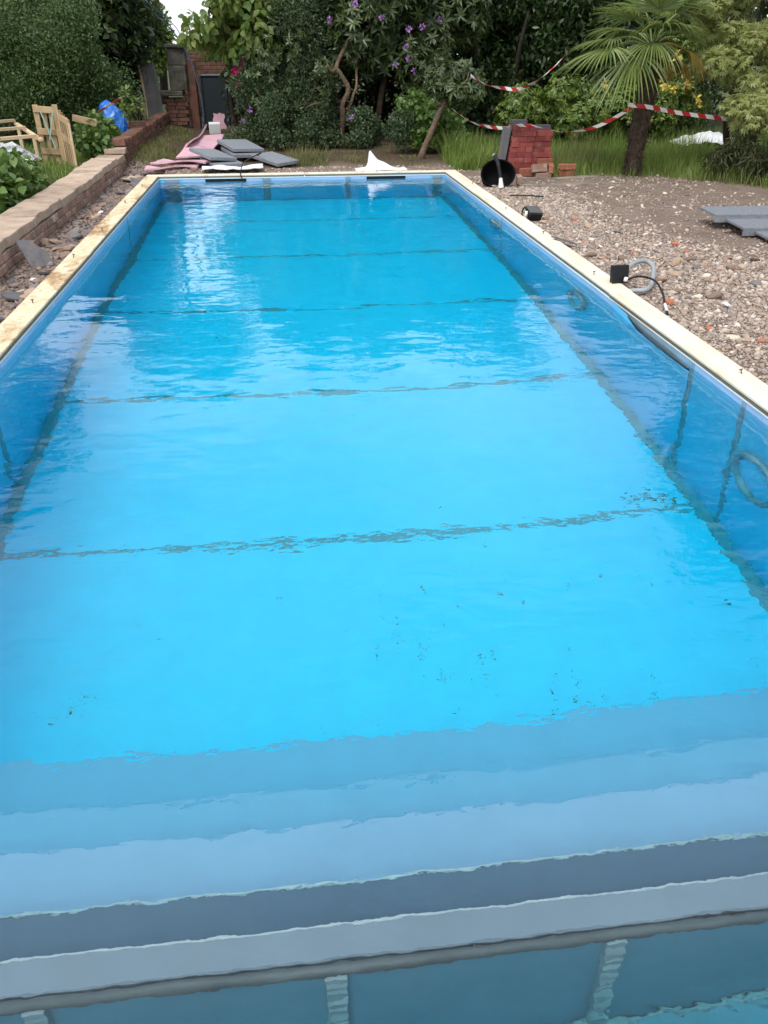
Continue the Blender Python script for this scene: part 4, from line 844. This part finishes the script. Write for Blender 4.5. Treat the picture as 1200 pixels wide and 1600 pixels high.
# low understorey
h = shrub('shade_shrub', 'low dark shrub filling the shade beneath the twisted trunks', 'shrub', (1.25, 14.9))
cloud('foliage', envelope((1.15, 14.95, .22), (.75, .30, .34), 26, .17), 9000, .06, .03, LF['osman'], h); truss(h, [(1.21, 14.75, .46), (1.91, 14.85, .42)], LF['purple'], .045); stems(h, 4, .4, .4, .012)
h = shrub('dark_laurel', 'dark laurel mass in deep shade behind the twisted trunks', 'shrub', (1.5, 17.4))
cloud('foliage', envelope((1.2, 17.6, 1.0), (2.2, .6, 1.2), 40, .42), 9000, .12, .05, LF['conifer'], h, LEAF_S); stems(h, 5, 1.5, .9, .04, BARKD)
# 5 small leaning rhododendron and round-leaved shrub
h = shrub('leaning_rhododendron', 'small rhododendron with drooping leaves on a bare leaning trunk', 'shrub', (2.2, 13.3))
V, F = tube(spline([(2.18, 13.32, -.06), (2.20, 13.3, .06), (2.30, 13.3, .28), (2.40, 13.3, .52), (2.55, 13.35, .78), (2.75, 13.4, 1.0)], 22), [.06, .05, .042, .03], 9); obj('trunk', (jitter(V, .012, 10, 3), F), BARK, h, True)
limbs(h, (2.50, 13.33, .70), [(2.35, 13.3, 1.1), (2.85, 13.2, 1.15), (3.05, 13.4, .95), (2.65, 13.5, 1.3)], .022, .008, BARK, .05)
whorls('foliage', envelope((2.78, 13.35, .98), (.28, .25, .28), 12, .15), 150, 9, .14, .042, LF['rhodo'], h, open_=1.75)
whorls('foliage', envelope((2.42, 13.4, 1.02), (.15, .2, .12), 6, .10), 60, 9, .11, .035, LF['rhodo'], h, open_=1.45)
h = shrub('round_leaved_shrub', 'shrub with rounded mid green leaves around the leaning trunk', 'shrub', (2.3, 14.2))
cloud('foliage', envelope((2.4, 14.2, .38), (.55, .35, .42), 22, .18), 2600, .085, .07, LF['hydra'], h, LEAF_B, .4); stems(h, 6, .6, .35, .01)
cloud('foliage', envelope((2.0, 14.1, .3), (.3, .3, .3), 10, .14), 2200, .055, .026, LF['osman'], h)
# 6 dark backdrop centre right
h = shrub('cherry_laurel', 'tall very dark laurel between the rhododendron and the palm', 'tree', (4.3, 17.4))
cloud('foliage', envelope((4.4, 17.6, 1.9), (1.7, .9, 2.1), 60, .5), 24000, .13, .06, LF['laurel'], h, LEAF_S, .4); stems(h, 6, 2.5, 1., .06, BARKD)
h = shrub('shaded_laurel', 'dark laurel spreading behind the pieris and the palm', 'tree', (7.2, 17.6))
cloud('foliage', envelope((7.2, 17.6, 1.9), (2.0, .9, 2.2), 58, .5), 22000, .13, .06, LF['laurel'], h, LEAF_S, .4); stems(h, 5, 2.5, 1., .06, BARKD)
# 7 pieris and azaleas
h = shrub('pieris_shrub', 'glossy yellow green shrub behind the red brick pile', 'shrub', (4.9, 15.0))
whorls('foliage', envelope((4.75, 15.0, .45), (.85, .5, .42), 30, .25), 1500, 9, .085, .03, LF['pieris'], h, zmin=.03); stems(h, 6, .7, .5, .015)
h = shrub('pieris_shrub', 'glossy green shrub with yellow flower sprays behind the palm trunk', 'shrub', (6.3, 15.0))
whorls('foliage', envelope((6.3, 15.0, .52), (.85, .5, .5), 30, .25), 1500, 9, .085, .03, LF['pieris'], h, zmin=.03); stems(h, 6, .7, .5, .015)
truss(h, [(6.51, 14.4, .91), (6.60, 14.4, .89), (6.66, 14.4, .87), (5.55, 14.6, .95), (6.45, 14.45, .95)], LF['yellow'], .075, 8)
h = shrub('yellow_azalea', 'leafy azalea dotted with yellow flowers under the acer', 'shrub', (7.2, 15.6))
whorls('foliage', envelope((7.3, 15.6, 1.0), (.9, .5, .8), 30, .28), 1500, 7, .085, .032, LF['pieris'], h); stems(h, 6, 1.2, .5, .02)
truss(h, [(6.81, 14.8, 1.35), (6.58, 14.9, 1.28), (6.9, 14.9, 1.30), (7.04, 14.8, .92), (7.1, 14.8, .95), (7.25, 14.75, .70), (7.3, 14.75, .62), (6.9, 14.8, .42), (7.0, 14.9, 1.1)], LF['yellow'], .08, 8)
# 8 acer
h = shrub('japanese_acer', 'feathery pale yellow green acer leaning in beyond the coping slabs', 'tree', (6.55, 11.9))
for c, rd, k, n in (((5.75, 11.6, 1.98), (.50, .40, .10), 14, 1100), ((6.0, 11.5, 1.62), (.50, .40, .10), 14, 1100), ((6.25, 11.6, 2.25), (.75, .5, .14), 18, 1400), ((5.85, 11.3, 1.30), (.36, .35, .09), 12, 800), ((6.35, 11.2, 1.10), (.40, .4, .09), 12, 800),
                    ((6.05, 10.8, .80), (.32, .35, .10), 12, 800), ((6.45, 10.9, .62), (.40, .4, .12), 14, 900), ((6.75, 11.3, 1.6), (.5, .5, .25), 16, 1200)):
    cloud('foliage', envelope(c, rd, k, .13), n, .085, .085, LF['acer'], h, LEAF_A, .45, .9, up=1.2)
limbs(h, (6.55, 11.9, -.03), [(5.9, 11.6, 1.75), (6.2, 11.5, 1.35), (6.5, 11.8, 2.1), (6.35, 11.0, .9), (6.8, 11.3, 1.4)], .05, .012, BARKD, .08)
h = shrub('weeping_shrub', 'low dark weeping shrub overhanging the bare soil', 'shrub', (6.15, 10.4))
cloud('foliage', envelope((6.1, 10.45, .22), (.55, .35, .2), 18, .17), 6000, .10, .016, LF['weep'], h, droop=1.1, up=.2); stems(h, 8, .45, .4, .01, BARKD)
# 9 palm
pm_ = thing('fan_palm', 'shaggy fan palm with a fibrous trunk standing at the grass edge', 'palm tree', (4.76, 11.15, gz(4.76, 11.15)))
cpt = spline([(4.745, 11.15, -.06), (4.75, 11.15, .3), (4.78, 11.15, .8), (4.80, 11.15, 1.25), (4.80, 11.15, 1.55)], 40)
V, F = tube(cpt, [.10, .105, .115, .12, .11, .05], 16); obj('trunk', (jitter(jitter(V, .02, 8, 1), .012, 22, 4), F), PALMB, pm_, True)
n = 1500; t = rng.uniform(.02, .97, n); P = np.array([cpt[int(q * 39)] for q in t]); a = rng.uniform(0, 6.28, n); rd = np.stack([np.cos(a), np.sin(a), np.zeros(n)], 1)
P = P + rd * np.interp(t, [0, .4, .8, 1], [.10, .112, .12, .07])[:, None]; D = rd * .35 + np.array([0, 0, 1.]) * np.where(rng.random(n) < .5, 1, -.8)[:, None] + rng.normal(size=(n, 3)) * .35
tag(rep('fibre', *BLADE, frames(D, rd, rng.uniform(.05, .14, n), rng.uniform(.006, .016, n)), P, PALMB, pm_), kind='stuff')
def frond(az, el, pl, rad, mat, spread=1.75, droop=.35, nb=34, org=(4.77, 11.15, 1.48)):
    d = np.array([math.cos(az) * math.cos(el), math.sin(az) * math.cos(el), math.sin(el)]); o = np.array(org); tip = o + d * pl + np.array([0, 0, -.12 * pl])
    mid = o + d * pl * .5 + np.array([0, 0, .03]); P = spline([o, mid, tip], 10)
    D = unit(tip - mid); S = unit(np.cross(D, [0, 0, 1.])); N = np.cross(S, D); f = obj('frond', tube(P, [.014, .009], 5), mat, pm_, True)
    V, F = [], []
    for k in range(nb):
        a = (k / (nb - 1) - .5) * 2 * spread; l = rad * (1 - .22 * (abs(a) / spread) ** 2) * rng.uniform(.92, 1.06); b = D * math.cos(a) + S * math.sin(a); s_ = unit(np.cross(b, N)); ww = .5 * rad * spread * 2 / nb * .46
        dr = droop * rng.uniform(.7, 1.4); base_i = len(V)
        for t_, wk in ((0, .12), (.33, .85), (.6, .8), (.82, .45), (1, .03)):
            c = tip + b * l * t_ + np.array([0, 0, -dr * l * t_ ** 2.2]) + N * .02 * math.sin(t_ * 3)
            V += [c - s_ * ww * wk, c + N * -.012 * wk, c + s_ * ww * wk]
        for q in range(4):
            for e in range(2): F.append([base_i + q * 3 + e, base_i + q * 3 + e + 1, base_i + q * 3 + e + 4, base_i + q * 3 + e + 3])
    obj('fan', (np.array(V), F), mat, f)
fr = [(190, 6, .62, .68, 'palm', 1.75, .22), (222, -4, .46, .66, 'palm', 1.6, .45), (165, 18, .5, .6, 'palm', 1.7, .2), (246, 14, .40, .56, 'palm', 1.5, .5), (150, 5, .5, .5, 'palm', 1.7, .3), (262, 38, .42, .56, 'palm', 1.6, .3), (300, 38, .38, .48, 'palm', 1.5, .3),
      (352, 26, .34, .40, 'palm', 1.1, .25), (30, 32, .4, .45, 'palm', 1.4, .3), (62, 20, .4, .45, 'palm', 1.6, .3), (95, 25, .5, .55, 'palm', 1.7, .3), (125, 30, .5, .55, 'palm', 1.7, .3), (200, 45, .5, .6, 'palm', 1.7, .2), (20, 55, .5, .6, 'palm', 1.7, .2), (110, 65, .5, .6, 'palm', 1.7, .2), (320, 58, .5, .6, 'palm', 1.7, .2), (255, 66, .5, .6, 'palm', 1.7, .2),
      (340, 4, .40, .34, 'palmy', 1.0, .7), (218, -20, .30, .26, 'palmy', 1.0, .6), (290, -18, .22, .24, 'palmy', .9, .9), (10, -12, .4, .3, 'palmy', 1.1, .7)]
for az, el, pl, rad, m, sp, dr in fr: frond(R(az), R(el), pl, rad, LF[m], sp, dr)
# 10 hydrangeas behind the wall
h = shrub('hydrangea', 'bushy bright green hydrangea leaning over the stone coping', 'shrub', (-3.15, 9.6), None)
cloud('foliage', envelope((-3.2, 9.7, .12), (.42, 1.35, .22), 34, .22), 3600, .115, .085, LF['hydra'], h, LEAF_B, .25, .8, up=.9); stems(h, 9, .35, .4, .012)
h = shrub('hydrangea', 'deep green hydrangea between the pallets and the stepped wall', 'shrub', (-2.85, 13.6))
cloud('foliage', envelope((-2.80, 13.75, .22), (.20, .85, .26), 26, .18), 3000, .10, .07, LF['hydra'], h, LEAF_B, .3, .8, up=.8); stems(h, 9, .5, .25, .012)
h = shrub('hydrangea', 'low hydrangea growth in front of the plastic film', 'shrub', (-3.7, 11.6))
cloud('foliage', envelope((-3.6, 11.5, .08), (.55, .5, .14), 20, .18), 2000, .11, .08, LF['hydra'], h, LEAF_B, .25, .8, up=.9); stems(h, 6, .25, .3, .012)
# 11 trees behind everything
def tree(label, x, y, hgt, rad, mat, zc, n, trunk=.13, lg=.20, group='trees behind the garden', name='broadleaf_tree'):
    t = thing(name, label, 'tree', (x, y, -.05), group); top = hgt - .5; n = int(n * 1.5)
    V, F = tube(spline([(x, y, -.1), (x + .1, y, hgt * .3), (x - .05, y + .1, hgt * .6), (x, y, top)], 16), [trunk, trunk * .7, trunk * .3], 9); obj('trunk', (jitter(V, .02, 5, x), F), BARKD, t, True)
    limbs(t, (x, y, hgt * .35), [(x + rng.normal() * rad * .6, y + rng.normal() * rad * .4, hgt * rng.uniform(.5, .85)) for _ in range(5)], trunk * .5, trunk * .15, BARKD, .15)
    hz_ = (hgt - zc) / 2
    cloud('crown', envelope((x, y, zc + hz_), (rad, rad * .8, hz_), 44, rad * .34), n, lg, lg * .55, LF[mat], t, LEAF_S, .3, zmin=.1)
tree('tall dark tree rising behind the purple rhododendron', 2.2, 19.5, 5.2, 2.1, 'tree', .4, 8500)
tree('tall dark tree rising behind the dark laurel', 5.6, 20.2, 5.8, 2.2, 'tree', .4, 8500)
tree('broad tree rising behind the yellow azalea', 9.4, 19.5, 5.6, 2.3, 'tree', .3, 8500)
tree('broad tree behind the acer at the garden edge', 9.2, 13.6, 8.5, 2.1, 'tree', .3, 9000)
tree('slim dark tree behind the lime climber', .35, 19.2, 5.4, 1.15, 'tree', .5, 6000)
tree('rounded tree directly behind the hedge', -3.9, 18.9, 3.7, 1.2, 'tree', .4, 6000)
tree('tall tree on the boundary right of the coping slabs', 9.6, 9.4, 6.6, 2.0, 'tree', .5, 7000)
tree('spreading tree on the boundary beside the gravel bed', 9.8, 4.6, 6.2, 2.1, 'tree', .8, 7000)
tree('tall bare-stemmed tree with a high crown beyond the brick pier', -3.4, 27.5, 8.6, 2.3, 'tree', 6.0, 5000)
tree('mixed green tree behind the rounded hedge', -5.6, 20.5, 3.6, 2.0, 'tree', .3, 8000)
tree('leafy tree left of the feathery shrub', -7.2, 17.8, 8.2, 1.8, 'tree', .3, 8000)
tree('sunlit lime green tree beyond the far brick wall', -.25, 25.5, 3.0, 1.25, 'sunny', .9, 5000, lg=.16)
tree('small sunlit tree beyond the brick pier', -3.7, 26.5, 2.6, .8, 'sunny', .9, 3000, lg=.16)
tree('distant sunlit tree closing the view beyond the grey green shrub', 1.6, 30, 4.2, 2.6, 'sunny', .5, 6000, lg=.25)
# ------------------------------------------------------------------ grass
def grass(label, pts, hmin, hmax, mat, wd=.008, lean=.35):
    n = len(pts); a = rng.uniform(0, 6.28, n); D = np.stack([np.cos(a) * lean * rng.random(n), np.sin(a) * lean * rng.random(n), np.ones(n)], 1); N = np.stack([np.cos(a), np.sin(a), np.zeros(n)], 1)
    hh = (hmin + (hmax - hmin) * rng.random(n) ** 1.6) * np.array([max(.35, .85 + 1.1 * mnoise.noise(Vector((p[0] * 1.7, p[1] * 1.7, 2)))) for p in pts])
    o = rep('grass', *BLADE, frames(D, N, hh, np.full(n, wd) * rng.uniform(.7, 1.4, n)), pts, mat); return tag(o, label, 'grass', kind='stuff')
def gr_edge(x, y):
    e = 10.95 - .12 * max(0, x - 4.3) - 1.1 * max(0, x - 5.0) * (1 if x < 6.2 else 0) + .18 * mnoise.noise(Vector((x * 2, 0, 0)))
    if x > 6.2: e = 9.5
    return 1. if y > e + .25 else (.35 if y > e else 0)
grass('long green meadow grass behind the bricks and palm', gpts(60000, 3.0, 9.0, 8.4, 15.5, lambda x, y: gr_edge(x, y) * (1 if x > 3.6 or y > 11.9 else .0) * (1 if y < 13.5 else .5)), .09, .31, LF['grass'])
grass('seeding tall grass stems beside the brick pile', gpts(500, 3.75, 4.6, 11.3, 12.4, lambda x, y: .8), .30, .62, LF['drygrass'], .006, .3)
grass('coarse brown green grass on the bank at the soil edge', gpts(9000, 5.1, 7.6, 8.6, 10.6, lambda x, y: gr_edge(x, y)), .08, .30, LF['drygrass'], .008, .7)
grass('tufted grass under the leaning rhododendron near the pool corner', gpts(3600, 2.45, 3.1, 11.95, 13.2, lambda x, y: .9 * math.exp(-((x - 2.75) / .28) ** 2)), .10, .42, LF['grass'], .009, .6)
grass('rough grass on the bank under the upper brick wall', gpts(14000, -2.32, -1.5, 13.0, 18.6, lambda x, y: (.8 if mnoise.noise(Vector((y * 1.3, x * 2, 0))) > -.05 else .08) * (1 if x < -1.75 else .25)), .04, .13, LF['drygrass'], .006, .9)
grass('weedy grass between the slabs and the grey green shrub', gpts(13000, -.7, 2.4, 12.3, 15.0, lambda x, y: (.6 if mnoise.noise(Vector((x * 2.2, y * 2.2, 0))) > .12 else .06) * (1 if y > 12.9 else .3)), .03, .11, LF['drygrass'], .007, .9)
grass('dry grass clump growing behind the separate paving slab', gpts(900, .1, .7, 12.6, 13.2, lambda x, y: .9), .08, .30, LF['drygrass'], .007, .6)
grass('green lawn around the pallets and timber frame', gpts(16000, -6.5, -2.7, 11.5, 16.0, lambda x, y: .95), .06, .18, LF['grass'], .008, .6)
